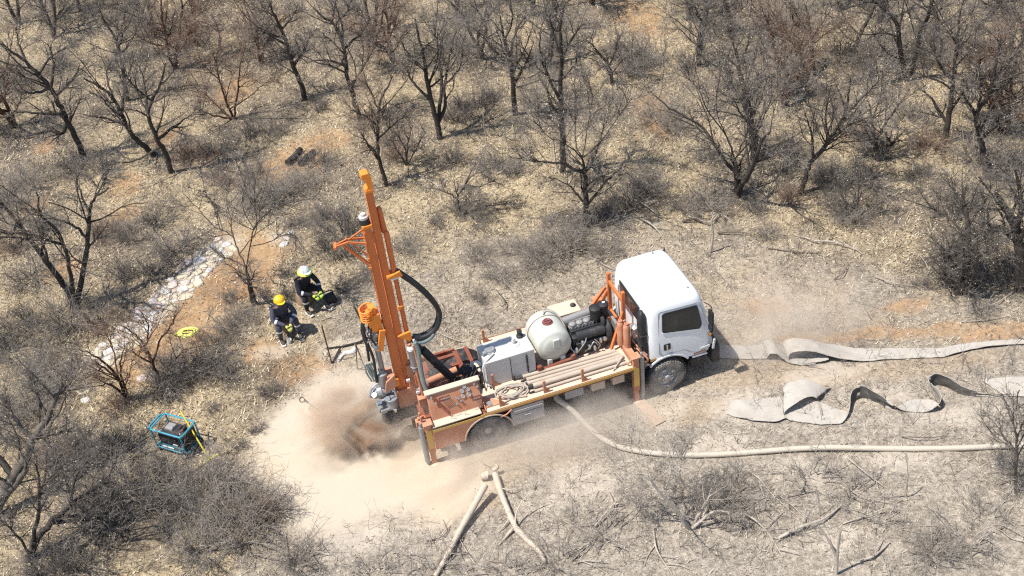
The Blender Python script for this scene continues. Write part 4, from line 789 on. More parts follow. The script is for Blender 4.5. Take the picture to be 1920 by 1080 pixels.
def side_patch(poly, off, thick, name, mat, parent, s=-1, nz=1, bevel=0):
    """patch following the sloping cab side; poly in (x, z)"""
    g = MB(); n = len(poly)
    V = [(x, s * (side_y(z) + off + thick), z) for x, z in poly] + [(x, s * (side_y(z) + off), z) for x, z in poly]
    g.add(V, [tuple(range(n)), tuple(range(2 * n - 1, n - 1, -1))] + [(i, i + n, (i + 1) % n + n, (i + 1) % n) for i in range(n)]); return g.build(name, mat, parent, bevel)
def rounded(poly, r=.05, n=4):
    out = []; L = len(poly)
    for i in range(L):
        p0, p, p1 = np.array(poly[i - 1]), np.array(poly[i]), np.array(poly[(i + 1) % L]); a = p + (p0 - p) / np.linalg.norm(p0 - p) * r; c_ = p + (p1 - p) / np.linalg.norm(p1 - p) * r
        for k in range(n + 1):
            t = k / n; out.append(tuple((1 - t) ** 2 * a + 2 * t * (1 - t) * p + t * t * c_))
    return out
for s_ in (-1, 1):
    WIN = rounded([(3.86, 2.03), (3.84, 1.60), (4.66, 1.44), (4.69, 1.55), (4.61, 2.00)], .05)
    dl = rounded([(3.77, 2.09), (3.75, 1.03), (4.30, 1.0), (4.50, .84), (4.86, .84), (4.86, 1.35), (4.67, 2.06)], .06)
    # shell panels: split in strips so they follow the curve
    g = MB(); pl = [np.array(p) for p in dl]; L = len(pl)
    for i in range(L):
        a, c_ = pl[i], pl[(i + 1) % L]
        a3 = (a[0], s_ * (side_y(a[1]) + .004), a[1]); c3 = (c_[0], s_ * (side_y(c_[1]) + .004), c_[1]); g.beam(a3, c3, .012, .010)
    door = g.build('door', 'steel', cab)
    g = MB(); pl = WIN; L = len(pl)
    for i in range(L):
        a, c_ = pl[i], pl[(i + 1) % L]; g.beam((a[0], s_ * (side_y(a[1]) + .006), a[1]), (c_[0], s_ * (side_y(c_[1]) + .006), c_[1]), .020, .026)
    g.build('window_seal', 'black', door)
    side_patch(WIN, .003, .006, 'window', 'glass', door, s_)
    g = MB(); g.beam((3.84, s_ * (side_y(1.57) + .008), 1.575), (4.66, s_ * (side_y(1.41) + .008), 1.412), .014, .018); g.build('window_trim', 'white', door)
    side_patch(rounded([(3.85, 1.28), (3.85, 1.12), (4.0, 1.12), (4.0, 1.28)], .03), .002, .006, 'handle_recess', 'black', door, s_)
    g = MB(); g.beam((3.92, s_ * (side_y(1.2) + .016), 1.14), (3.92, s_ * (side_y(1.2) + .016), 1.26), .03, .02); g.build('handle', 'chrome', door, .004)
    g = MB()
    for a0, a1 in zip(np.linspace(.62, 2.35, 15)[:-1], np.linspace(.62, 2.35, 15)[1:]):
        g.beam((3.93 + .56 * math.cos(a0), s_ * 1.0, .40 + .56 * math.sin(a0)), (3.93 + .56 * math.cos(a1), s_ * 1.0, .40 + .56 * math.sin(a1)), .035, .040, (0, 0, 1))
    g.build('wheel_arch_trim', 'whitedust', cab, .004)
    g = MB(); g.lathe((3.93, s_ * .99, .40), (0, -s_, 0), [(0, .525), (.38, .525), (.38, .54), (0, .54)], 26, math.radians(5), math.radians(175), (1, 0, 0) if s_ > 0 else (-1, 0, 0)); g.build('wheel_well', 'blackdusty', cab)
    side_patch([(3.55, .93), (3.55, 1.0), (3.68, 1.005), (3.68, .955)], .004, .004, 'reflective_strip', 'yellowedge', cab, s_)
    side_patch([(4.52, .765), (4.52, .80), (4.80, .81), (4.80, .775)], .004, .004, 'reflective_strip', 'orangedust', cab, s_)
    side_patch(rounded([(4.66, .86), (4.68, .91), (4.88, .93), (4.88, .87)], .02), .004, .012, 'indicator', 'lamp', cab, s_)
    g = MB(); g.box((4.66, s_ * .95, .70), (.34, .10, .04)); g.build('step', 'whitedust', cab, .006)
    # mirror
    g = MB(); my = s_ * 1.10; g.tube(smooth_path([(4.78, s_ * .93, 2.02), (4.84, my, 2.02), (4.86, my, 1.80), (4.86, my, 1.35), (4.88, s_ * 1.0, 1.30)], 4), .012, 8); g.box((4.845, my, 1.74), (.05, .17, .32)); g.box((4.845, my, 1.46), (.05, .15, .14)); g.build('mirror', 'black', cab, .02)
    g = MB(); g.lathe((4.89, s_ * .95, 1.16), (.4, s_, 0), [(-.02, .035), (.035, .035), (.04, .001)], 14); g.build('marker_lamp', 'amber', cab)
g = MB(); g.box((3.530, -.02, 1.83), (.03, .98, .42)); g.build('rear_window_seal', 'black', cab, .05)
g = MB(); g.box((3.518, -.02, 1.83), (.03, .91, .36)); g.build('rear_window', 'glass', cab, .04)
n_ = Vector((.93, 0, .36)); 
g = MB(); 
V = []; rowz = [1.42, 1.52, 1.64, 1.76, 1.88, 1.99, 2.07]
for z in rowz:
    x0, x1, hw = cab_section(z)
    for y in np.linspace(-.80, .80, 9): V.append((x1 + .006 - .16 * (abs(y) / .8) ** 4 * .25, y * (hw / .985), z))
Fs = [(i * 9 + k, i * 9 + k + 1, (i + 1) * 9 + k + 1, (i + 1) * 9 + k) for i in range(len(rowz) - 1) for k in range(8)]
g.add(V, Fs); g.build('windscreen', 'glass', cab)
for y in (-.72, .72): g = MB(); g.box((4.96, y, .90), (.06, .36, .18)); g.build('headlight', 'lamp', cab, .02)
g = MB(); g.box((4.98, 0, 1.02), (.03, 1.1, .16)); g.build('grille', 'blackdusty', cab, .01)
g = MB(); g.box((5.04, 0, .58), (.20, 2.0, .46), None, (.9, .98)); g.box((5.12, 0, .50), (.10, 1.5, .2)); g.cyl((5.08, -.95, .84), (5.08, .95, .84), .04); bmp = g.build('bumper', 'blackdusty', T, .05)
g = MB(); g.box((4.975, -.985, .90), (.05, .04, .26), (0, .12, 0)); g.build('bumper_corner', 'whitedust', bmp, .01)
g = MB(); g.box((4.60, 0, .45), (.7, 1.3, .25)); g.box((4.62, -.80, .50), (.4, .28, .2)); g.build('underbody', 'blackdusty', T, .02)
g = MB(); g.cyl((4.56, -.62, 2.21), (4.56, -.62, 2.27), .030, n=12); g.cyl((4.40, .70, 2.2), (4.40, .72, 2.33), .018, n=8); g.build('roof_marker', 'steel', cab)
# snorkel
sp = [(3.50, -.78, 1.02), (3.48, -.79, 1.3), (3.47, -.77, 1.6), (3.47, -.75, 1.88), (3.48, -.73, 2.04)]
g = MB(); rr = [.10, .10, .10, .10, .085]; V = []; n = 16
for (x, y, z), q in zip(sp + [(3.49, -.72, 2.10)], rr + [.04]):
    for k in range(n):
        a = 2 * PI * k / n; V.append((x + .075 * math.copysign(abs(math.cos(a)) ** .6, math.cos(a)) * q / .1, y + .105 * math.copysign(abs(math.sin(a)) ** .6, math.sin(a)) * q / .1, z))
g.add(V, [(i * n + k, i * n + (k + 1) % n, (i + 1) * n + (k + 1) % n, (i + 1) * n + k) for i in range(5) for k in range(n)] + [tuple(range(n - 1, -1, -1)), tuple(range(5 * n, 6 * n))])
for z in (1.2, 1.28, 1.36, 1.6): g.box((3.47, -.80, z), (.17, .19, .018), (.5, 0, 0))
g.build('snorkel', 'black', T, ang=60)
g = MB(); g.lathe((3.46, -.45, 1.25), (0, 0, 1), [(0, .001), (0, .09), (.25, .09), (.28, .05), (.3, .001)], 14); g.box((3.45, -.2, 1.15), (.12, .5, .12)); g.build('cab_rear_fittings', 'chrome', T)
g = MB(); g.tube(smooth_path([(3.38, -.62, 1.1), (3.42, -.85, 1.12), (3.5, -.98, 1.0), (3.44, -.9, .85)], 5), .02, 8); g.tube(smooth_path([(3.36, -.5, 1.2), (3.4, -.8, 1.2), (3.5, -.95, 1.1)], 5), .014, 8); g.tube(smooth_path([(3.32, -.1, 1.2), (3.42, -.3, 1.35), (3.45, -.6, 1.3)], 5), .016, 8); g.build('air_line', 'orangedust', T)

# ================================================================ MAST
g = MB()
# front feed beam (box section with flanges) and rear column
g.box((-1.42, 0, 3.05), (.135, .17, 4.5)); g.box((-1.495, -.07, 2.9), (.02, .035, 4.6)); g.box((-1.495, .07, 2.9), (.02, .035, 4.6)); g.box((-1.345, -.088, 2.95), (.014, .02, 4.5))
mast = g.build('mast', 'orange', T, .008)
g = MB(); g.box((-1.255, 0, 3.42), (.13, .16, 5.3)); g.box((-1.326, -.082, 3.42), (.014, .016, 5.3)); g.build('mast_column', 'orange', mast, .008)
g = MB(); g.prism([(-.075, 0), (.075, 0), (.085, .28), (.05, .40), (-.085, .40), (-.09, .30), (-.02, .26), (-.015, .12), (-.075, .07)], (-1.255, .09, 5.98), (1, 0, 0), (0, 0, 1), .18); g.box((-1.25, 0, 6.02), (.15, .19, .06)); g.build('mast_head', 'orange2', mast, .01)
g = MB(); g.box((-1.42, 0, 5.32), (.18, .22, .06)); g.build('beam_cap', 'orange2', mast, .008)
g = MB(); g.lathe((-1.44, 0, 5.35), (0, 0, 1), [(0, .095), (.10, .095), (.11, .09), (.11, .001)], 20); g.build('sheave_base', 'black', mast)
g = MB(); g.lathe((-1.44, 0, 5.46), (0, 0, 1), [(0, .001), (0, .085), (.045, .085), (.06, .055), (.10, .05), (.11, .001)], 16); g.build('top_motor', 'tankgrey', mast)
# right side feed cylinder tubes
g = MB(); g.cyl((-1.10, -.03, 4.15), (-1.10, -.03, 5.05), .052); g.cyl((-1.10, -.03, 2.0), (-1.10, -.03, 4.10), .045); g.cyl((-1.12, .02, 5.05), (-1.14, .02, 5.55), .055); g.lathe((-1.10, -.03, 5.05), (0, 0, 1), [(0, .052), (.04, .035), (.06, .001)], 14); g.lathe((-1.14, .02, 5.55), (0, 0, 1), [(0, .055), (.04, .04), (.06, .001)], 14)
g.build('feed_cylinder', 'orange', mast)
g = MB(); g.prism([(0, 0), (.30, 0), (.26, .12), (.0, .05)], (-1.27, -.10, 4.10), (1, 0, 0), (0, 0, 1), .04); g.box((-1.15, -.04, 4.16), (.24, .18, .035)); g.prism([(-.14, .12), (.12, .16), (.12, -.02), (.07, -.08)], (-1.16, -.10, 2.62), (1, 0, 0), (0, 0, 1), .05); g.prism([(0, 0), (.10, -.02), (.0, -.13)], (-1.18, -.09, 3.42), (1, 0, 0), (0, 0, 1), .03)
g.build('cylinder_bracket', 'orange2', mast, .005)
g = MB(); g.box((-1.13, -.07, 4.08), (.17, .12, .05)); g.build('white_clamp', 'whitedust', mast, .005)
g = MB()
for k in range(6): g.cyl((-1.19, -.08, 2.0 + k * .28), (-1.19, -.092, 2.0 + k * .28), .012, n=6)
g.build('bolts', 'whitedust', mast)
# jib arm at the top left
g = MB(); hd = (-1.98, .02, 5.04); 
for y in (-.10, .10): g.beam((-1.49, y, 4.98), (-1.80, y * .5, 5.08), .025, .035); g.beam((-1.80, y * .5, 5.08), (-2.02, y * .25, 5.04), .03, .04)
g.beam((-1.46, 0, 5.25), (-1.78, 0, 5.1), .025, .03); g.beam((-2.06, -.09, 5.04), (-2.02, .10, 5.04), .05, .05)
g.beam((-1.90, -.04, 5.02), (-1.50, -.07, 4.42), .022, .028); g.beam((-1.90, .04, 5.02), (-1.50, .07, 4.42), .022, .028); g.beam((-1.80, .05, 5.05), (-1.50, .07, 4.62), .022, .022)
g.build('jib_arm', 'orange', mast, .003)
g = MB(); 
for y, z in ((-.07, 4.62), (-.07, 4.42)): g.box((-1.515, y, z), (.05, .04, .06))
g.build('jib_lugs', 'orange2', mast, .005)
# rotary head
g = MB(); g.box((-1.66, 0, 3.18), (.24, .26, .40)); g.box((-1.62, -.16, 2.78), (.12, .05, .50), (0, .25, 0)); g.box((-1.60, .16, 2.78), (.12, .05, .50), (0, .25, 0)); rh = g.build('rotary_head', 'orange2', mast, .012)
g = MB()
for k in range(5):
    r_ = .16 - k * .0; z0 = 3.28 + k * .055; g.tube([(-1.76 + .13 * math.cos(a), .0 + .15 * math.sin(a), z0 + .03 * math.cos(a)) for a in np.linspace(.6, 2 * PI - .6, 16)], .018, 6)
g.box((-1.66, -.02, 3.46), (.12, .16, .16)); g.build('hose_guard', 'orange2', rh, .002)
g = MB(); g.lathe((-1.70, 0, 2.86), (0, 0, 1), [(-.12, .001), (-.12, .10), (.0, .12), (.02, .15), (.08, .15), (.10, .12), (.18, .11)], 20); g.lathe((-1.70, -.08, 2.52), (0, 0, 1), [(0, .08), (.10, .11), (.2, .1), (.22, .001)], 16); g.build('swivel', 'steel', rh)
g = MB(); g.box((-1.78, -.06, 2.76), (.22, .05, .03)); g.lathe((-1.72, -.02, 2.62), (0, 0, 1), [(0, .11), (.04, .11)], 16); g.build('swivel_ring', 'chrome', rh)
g = MB(); g.cyl((-1.72, 0, 1.9), (-1.72, 0, 2.6), .055); g.lathe((-1.74, -.02, 1.55), (0, 0, 1), [(0, .001), (0, .10), (.05, .12), (.32, .11), (.36, .06), (.42, .06)], 18); g.cyl((-1.70, 0, .30), (-1.72, 0, 1.6), .05)
g.build('drill_string', 'steel', mast)
g = MB()
for pth, rr in (([(-1.84, -.02, 3.30), (-1.90, -.05, 3.05), (-1.88, -.04, 2.70), (-1.84, -.06, 2.35), (-1.86, -.08, 2.0), (-1.88, -.05, 1.7)], .028), ([(-1.80, .10, 3.25), (-1.92, .06, 3.0), (-1.90, .04, 2.6), (-1.92, .05, 2.2)], .026), ([(-1.76, -.12, 3.1), (-1.8, -.16, 2.9), (-1.74, -.16, 2.7)], .022)): g.tube(smooth_path(pth, 5), rr, 8)
g.build('head_hoses', 'black', mast)
g = MB()
for k in range(3): g.tube(smooth_path([(-1.96 + k * .05, .10, 1.62), (-2.02 + k * .05, .16, 1.85), (-1.98 + k * .05, .18, 2.02), (-1.93 + k * .05, .14, 1.8), (-1.92 + k * .05, .1, 1.6)], 5), .018, 6)
g.build('looped_hose', 'greyhose', mast)
# breakout head / valve cluster at the hole
g = MB(); g.lathe((-1.78, -.02, 1.42), (.9, -.3, .3), [(-.22, .001), (-.22, .09), (-.1, .1), (-.1, .13), (.0, .13), (.02, .1), (.16, .09), (.16, .001)], 18)
g.lathe((-1.84, .08, 1.28), (0, 0, 1), [(-.1, .001), (-.1, .09), (.1, .09), (.12, .05), (.2, .04)], 14); g.lathe((-1.68, -.16, 1.18), (0, 0, 1), [(-.12, .001), (-.12, .11), (.08, .11), (.1, .14), (.14, .14), (.15, .001)], 16)
g.box((-1.80, -.10, 1.06), (.34, .30, .05), (0, .2, .2)); bh = g.build('breakout_head', 'steel', mast, .008)
g = MB()
for x, y, z in ((-1.98, -.06, 1.38), (-1.92, -.14, 1.26), (-1.86, .02, 1.52), (-1.74, -.2, 1.34), (-1.66, -.24, 1.02), (-1.96, .1, 1.2), (-1.62, -.2, 1.3)): g.lathe((x, y, z), (rng.uniform(-.5, .5), rng.uniform(-1, .2), .6), [(-.05, .001), (-.05, .035), (.02, .035), (.03, .05), (.05, .05), (.052, .001)], 10)
for pth in ([(-2.02, -.05, 1.35), (-2.08, -.08, 1.42), (-2.0, 0, 1.52), (-1.85, .02, 1.6)], [(-1.9, -.2, 1.2), (-1.98, -.22, 1.08), (-1.86, -.2, 1.0), (-1.75, -.22, 1.1)], [(-1.7, -.1, 1.52), (-1.6, -.22, 1.5), (-1.58, -.22, 1.3)]): g.tube(smooth_path(pth, 5), .022, 8)
g.build('head_fittings', 'chrome', bh)
g = MB(); g.lathe((-1.70, 0, .62), (0, 0, 1), [(0, .22), (.02, .24), (.32, .20), (.34, .15), (.34, .06)], 20); g.box((-1.42, 0, .78), (.44, .40, .24)); g.build('dust_skirt', 'black', mast, .01)
# mast foot, slides, small things along it
g = MB(); g.box((-1.40, 0, 1.06), (.30, .26, .62)); g.prism([(0, 0), (.26, .10), (.26, .40), (.06, .26)], (-1.78, -.20, 1.52), (1, 0, 0), (0, 0, 1), .04); g.box((-1.60, 0, 1.75), (.14, .30, .14)); g.box((-1.20, -.04, 1.35), (.14, .20, 1.2)); g.box((-1.10, -.26, .98), (.16, .16, .4)); g.box((-1.10, -.12, 1.25), (.10, .10, .9)); g.build('mast_foot', 'orangedust', mast, .01)
g = MB(); g.lathe((-1.60, -.16, 1.62), (0, -1, 0), [(0, .09), (.03, .09), (.035, .05), (.06, .05), (.062, .001)], 16); g.prism([(-.12, -.1), (.10, -.06), (.10, .10), (-.02, .14)], (-1.56, -.14, 1.62), (1, 0, 0), (0, 0, 1), .04); g.build('pivot_bracket', 'orange2', mast, .005)
g = MB(); g.lathe((-1.10, -.17, 1.90), (0, 0, 1), [(0, .001), (0, .06), (.02, .075), (.42, .075), (.44, .085), (.48, .085), (.50, .05), (.52, .001)], 16); g.lathe((-1.10, -.17, 1.80), (0, 0, 1), [(0, .05), (.08, .06), (.10, .06)], 16); g.build('grease_cylinder', 'steel', mast)
g = MB(); g.lathe((-1.10, -.17, 2.36), (0, 0, 1), [(0, .078), (.05, .078), (.08, .05), (.09, .001)], 16); g.lathe((-1.10, -.17, 1.93), (0, 0, 1), [(0, .08), (.03, .08)], 16)
for x, y, z in ((-1.28, -.18, 1.62), (-1.12, -.18, 1.32), (-1.14, -.2, 1.26), (-1.0, -.16, 2.55), (-1.02, -.2, 1.5)): g.box((x, y, z), (.07, .05, .06))
g.build('white_fittings', 'whitedust', mast, .005)
for x, y in ((-1.0, -.24), (-.93, -.30)):
    g = MB(); g.cyl((x - .05, y, 1.0), (x - .12, y + .08, 2.5), .032); g.build('slide_rail', 'orangedust', mast)
# big black hose loop and the long hose down
g = MB()
for o in (-.038, .038):
    g.tube(smooth_path([(-1.10 + .0, -.02 + o, 4.20), (-.96, -.04 + o, 4.05), (-.72, -.06 + o, 3.72), (-.52, -.08 + o, 3.35), (-.42, -.08 + o, 3.0), (-.50, -.09 + o, 2.72), (-.66, -.1 + o, 2.58), (-.86, -.1 + o, 2.54), (-1.0, -.1 + o, 2.58)], 6), .050, 10)
g.build('hose_loop', 'black', mast)
g = MB(); g.tube(smooth_path([(-.60, -.16, 2.58), (-.70, -.17, 2.50), (-.84, -.17, 2.46), (-1.0, -.14, 2.50)], 6), .045, 10)
g.tube(smooth_path([(-1.02, -.20, 2.52), (-.98, -.24, 2.35), (-1.0, -.28, 2.0), (-1.02, -.36, 1.65), (-.98, -.46, 1.4), (-.93, -.56, 1.25), (-.93, -.62, 1.1)], 6), .048, 10); g.build('delivery_hose', 'greyhose', mast)
g = MB(); g.cyl((-.94, -.64, 1.02), (-.94, -.62, 1.14), .06, n=12); g.cyl((-.95, -.68, .99), (-.95, -.66, 1.02), .08, n=12); g.build('hose_coupling', 'chrome', mast)
# raising cylinder
g = MB(); g.cyl((-1.05, .10, 2.45), (-.72, .02, 1.85), .045); g.cyl((-.86, .05, 2.1), (-.30, -.12, 1.08), .085); g.box((-.62, -.02, 1.66), (.18, .20, .10), (0, .8, 0)); g.cyl((-.24, -.28, 1.04), (-.24, .1, 1.04), .05); g.build('mast_raising_cylinder', 'black', T, .004)
g = MB(); g.cyl((-.85, .3, 1.0), (-.20, .34, 1.06), .07); g.build('support_tube', 'orangedust', T)
g = MB(); g.box((-.50, -.46, 1.03), (.72, .06, .10), (0, 0, -.06)); g.build('support_beam', 'orangedust', T, .005)
# pump and cables in the well
g = MB(); g.box((.02, .0, 1.08), (.30, .36, .22)); g.lathe((-.06, .05, 1.2), (0, 0, 1), [(0, .13), (.08, .13), (.1, .001)], 14); g.box((-.52, .45, .98), (.5, .3, .10)); g.build('pump', 'blackdusty', T, .01)
g = MB(); rr = random.Random(4)
for k in range(9):
    a = rr.uniform(-.25, .15); y0 = rr.uniform(-.3, .1); g.tube(smooth_path([(a - .25, y0 - .2, 1.06), (a - .1, y0, 1.2 + rr.uniform(0, .15)), (a + .12, y0 + .15, 1.28 + rr.uniform(0, .12)), (a + .25, y0 + .02, 1.15), (a + .22, y0 - .25, 1.03)], 5), .012, 6)
g.build('cables', 'blackdusty', T)
g = MB()
for k in range(3): g.tube(smooth_path([(.0 + k * .03, .02, 1.16), (.06 + k * .03, .06, 1.36), (.18 + k * .025, .0, 1.38), (.25 + k * .02, -.18, 1.22), (.27, -.32, 1.05)], 5), .014, 6)
g.build('pale_cables', 'whitedust', T)
# ================================================================ THINGS ON THE TRUCK
def cyl_thing(name, a, b, r, mat, n=14): g = MB(); g.cyl(a, b, r, n=n); return g
def in_truck(p): return wp(*p)
RODS = [(.98, -.43, 2.98, -.50, .042, 1.0), (1.02, -.545, 3.02, -.60, .042, 1.0), (1.0, -.66, 3.06, -.70, .044, 1.0), (1.08, -.785, 3.02, -.805, .056, 1.0), (1.06, -.915, 3.06, -.905, .030, 1.0)]
RL = ['innermost of the rods, next to the water tank', 'second rod from the tank side', 'middle rod of the five', 'thickest of the rods, fourth from the tank', 'thinnest rod, lying against the edge stanchions']
for (x0, y0, x1, y1, r_, z), lab in zip(RODS, RL):
    z = 1.0 + r_ + .002; g = MB(); a, b = in_truck((x0, y0, z)), in_truck((x1, y1, z)); g.tube([a, a + (b - a) * .93, a + (b - a) * .935, b], [r_, r_, r_ * 1.18, r_ * 1.18], 14)
    o = g.build('drill_rod', 'rod'); tag(o, 'dusty drill rod on the deck, ' + lab, 'drill rod', 'drill rods lying on the truck deck')
    u = (a - b) / np.linalg.norm(a - b); g = MB(); g.tube([a, a + u * .05, a + u * .055, a + u * .12], [r_ * .75, r_ * .7, r_ * .55, r_ * .4], 12); g.build('threaded_end', 'blackdusty', o)
g = MB(); rr = random.Random(9); cx, cy = .62, -.74
pts = []
for k in range(46):
    a = k * .62; q = .10 + .16 * abs(math.sin(k * .37)) + rr.uniform(-.03, .03); pts.append(in_truck((cx + math.cos(a) * q * 1.3 + rr.uniform(-.02, .02), cy + math.sin(a) * q * .75, 1.02 + .0016 * k + rr.uniform(0, .02))))
g.tube(smooth_path(pts, 4), .016, 7); tag(g.build('rope', 'rope'), 'tangled dusty rope heaped on the deck between tank and deck edge', 'rope')
for i, (x, y, a, L) in enumerate([(.50, -.93, .3, .30), (.72, -.93, -.2, .26), (.92, -.60, .2, .24), (.98, -.76, .1, .22)]):
    g = MB(); u = np.array([math.cos(a), math.sin(a), 0]); p0 = np.array([x, y, 1.026]); g.tube([in_truck(p0 - u * L / 2), in_truck(p0 - u * L * .2), in_truck(p0 + u * L * .2), in_truck(p0 + u * L / 2)], [.026, .018, .018, .024], 10); g.box(in_truck(p0 + u * L / 2), (.05, .05, .045))
    tag(g.build('shackle_bar', 'rod'), ('short dusty iron fitting by the deck edge, left one below the rope', 'short dusty iron fitting by the deck edge, right one below the rope', 'short dusty iron fitting at the rod ends, farther from the deck edge', 'short dusty iron fitting at the rod ends, nearer the deck edge')[i], 'iron fitting')
g = MB(); a, b = in_truck((2.72, -1.0, 1.02)), in_truck((3.0, -.84, 1.16)); g.tube([a, b], .014, 8); tag(g.build('steel_bar', 'rod'), 'thin pale bar leaning across the rod ends by the front jack', 'bar')
# pad board of the front jack
p0, p1 = np.array(in_truck((3.22, -1.02, 0))), np.array(in_truck((3.36, -1.75, 0))); g = MB(); cpos = (p0 + p1) / 2; yaw = math.atan2(p1[1] - p0[1], p1[0] - p0[0]); g.box((cpos[0], cpos[1], .012), (.92, .26, .035), (0, 0, yaw)); tag(g.build('jack_pad', 'wood', None, .008), 'pale board on the ground under the front jack leg', 'board')
# ================================================================ HOSES AND BELTS
HP = [(1045, 748, .62), (1062, 760, .50), (1080, 776, .28), (1100, 797, .08), (1130, 822, .06), (1165, 838, .055), (1210, 846, .055), (1270, 850, .055), (1340, 850, .055), (1420, 848, .055), (1490, 843, .07), (1560, 841, .09), (1640, 842, .055), (1720, 842, .055), (1800, 840, .055), (1870, 836, .055), (1960, 832, .055), (2060, 830, .055)]
g = MB(); pts = [at(x, y, z) + np.array([0, 0, gz(*at(x, y, z)[:2])]) for x, y, z in HP]; g.tube(smooth_path([in_truck((1.50, -.55, .68)), in_truck((1.52, -.75, .70))] + pts, 8), .055, 12)
tag(g.build('bull_hose', 'airhose'), 'long round dusty hose running from under the deck to the right edge of the photo', 'hose')
g = MB(); g.tube([pts[0] + np.array([-.03, .05, .02]), pts[0] + (pts[1] - pts[0]) * .25], .068, 12); hc = g.build('hose_clamp', 'rod'); hc.parent = bpy.data.objects['bull_hose']
def ribbon(name, secs, mat, label, cat, n=6, th=.010, parent=None):
    A = np.array(smooth_path([s[0] for s in secs], n)); B = np.array(smooth_path([s[1] for s in secs], n)); L = len(A); W = 7; g = MB(); V = []; rs_ = np.random.default_rng(L)
    tang = np.gradient((A + B) / 2, axis=0); nr = unit(np.cross(tang, B - A)); wv = np.convolve(rs_.normal(0, .016, L + 8), np.ones(5) / 2.2, 'same')[4:-4]; A = A + (A - B) * wv[:, None]; wv = np.convolve(rs_.normal(0, .016, L + 8), np.ones(5) / 2.2, 'same')[4:-4]; B = B + (B - A) * wv[:, None]; rip = np.abs(np.convolve(rs_.normal(0, .010, L + 8), np.ones(3) / 1.7, 'same')[4:-4])
    for sgn in (0, 1):
        for i in range(L):
            for k in range(W): V.append(A[i] + (B[i] - A[i]) * k / (W - 1) + nr[i] * (th * sgn + rip[i] * math.sin(k * 1.3 + i * .25)))
    o = L * W; Fs = []
    for i in range(L - 1):
        for k in range(W - 1):
            a = i * W + k; Fs.append((a, a + 1, a + W + 1, a + W)); Fs.append((a + o, a + W + o, a + W + 1 + o, a + 1 + o))
        for k in (0, W - 1): a = i * W + k; Fs.append((a, a + W, a + W + o, a + o))
    for k in range(W - 1):
        for i in (0, L - 1): a = i * W + k; Fs.append((a, a + o, a + 1 + o, a + 1))
    g.add(V, Fs); ob = g.build(name, mat, parent, ang=60); ob.data.materials.append(M['beltunder'])
    up_ = nr[:, 2].mean() > 0; co = np.array(V); per = (W - 1) * 2 + 2
    for p_ in ob.data.polygons:
        lay = [v_ // (L * W) for v_ in p_.vertices]
        if min(lay) == max(lay) == (0 if up_ else 1) and p_.normal.z < .45: p_.material_index = 1
    if label: tag(ob, label, cat)
    return ob
def G(x, y, z=.015): p = at(x, y, z); p[2] = z + gz(p[0], p[1]); return p
def prof_sec(px, py, z, w=.60, far=(0.0, 1.0)):
    a = at(px, py, z); a[2] = z + gz(*at(px, py, z)[:2]); return (a, a + np.array([far[0] * w, far[1] * w, 0]))
S1 = [prof_sec(x, y, z, .45, (.02, 1)) for x, y, z in [(1338, 672, .02), (1370, 673, .015), (1410, 673, .015), (1436, 672, .03), (1440, 668, .12), (1446, 664, .20), (1457, 664, .20), (1468, 672, .12), (1480, 681, .035), (1497, 684, .02), (1520, 682, .035), (1540, 677, .07), (1554, 674, .09)]]
ribbon('flat_belt', S1, 'belt', 'pale flat belt with one low hump, lying just in front of the truck', 'belt')
S2 = [prof_sec(x, y, z, .42 - .27 * max(0, min(1, (x - 1600) / 280)), (.02, 1)) for x, y, z in [(1530, 684, .032), (1500, 684, .05), (1482, 680, .07), (1478, 670, .16), (1484, 663, .25), (1500, 660, .29), (1530, 661, .27), (1556, 668, .18), (1590, 675, .08), (1625, 677, .03), (1670, 673, .03), (1730, 669, .03), (1770, 667, .04), (1800, 658, .06), (1850, 650, .05), (1920, 646, .04), (2040, 648, .03)]]
ribbon('flat_belt', S2, 'belt', 'long pale flat belt with a high rolled fold at its left end', 'belt')
def sec(a, b): return (G(*a), G(*b))
S3 = [sec((1362, 776, .02), (1370, 750, .02)), sec((1390, 784, .03), (1392, 750, .06)), sec((1420, 789, .05), (1418, 748, .02)), sec((1455, 789, .06), (1450, 746, .03)), sec((1490, 778, .04), (1480, 742, .03))]
ribbon('flat_belt', S3, 'belt', 'short pale flat belt piece whose near edge curls up, left of the zigzag belt', 'belt')
S4 = [sec((1530, 752, .02), (1560, 728, .02)), sec((1534, 747, .14), (1545, 726, .16)), sec((1522, 742, .24), (1522, 712, .28)), sec((1500, 750, .27), (1495, 712, .30)), sec((1475, 768, .20), (1472, 722, .24)), sec((1469, 778, .10), (1468, 738, .14)), sec((1480, 786, .05), (1482, 740, .08)), sec((1505, 791, .03), (1510, 744, .05)), sec((1540, 796, .03), (1540, 755, .04)), sec((1568, 796, .03), (1567, 767, .04)), sec((1583, 790, .06), (1584, 772, .03)), sec((1593, 768, .16), (1592, 776, .02)),
      sec((1596, 742, .28), (1594, 766, .01)), sec((1603, 730, .31), (1603, 753, .01)), sec((1620, 727, .30), (1620, 749, .01)), sec((1645, 742, .26), (1645, 758, .01)), sec((1675, 762, .14), (1672, 768, .01)), sec((1700, 773, .03), (1706, 752, .03)), sec((1735, 773, .02), (1742, 750, .06)), sec((1757, 762, .16), (1754, 752, .14)), sec((1765, 746, .27), (1766, 764, .01)),
      sec((1760, 730, .31), (1762, 750, .01)), sec((1747, 717, .32), (1750, 736, .01)), sec((1742, 707, .32), (1747, 727, .01)), sec((1755, 699, .32), (1757, 720, .01)), sec((1778, 706, .28), (1777, 725, .01)), sec((1803, 722, .20), (1800, 736, .01)), sec((1838, 734, .10), (1835, 741, .01)), sec((1872, 738, .06), (1870, 742, .01)), sec((1905, 739, .05), (1905, 742, .01))]
ribbon('flat_belt', S4, 'belt', 'zigzag pale flat belt folded at its left and standing on edge in waves', 'belt', 7)
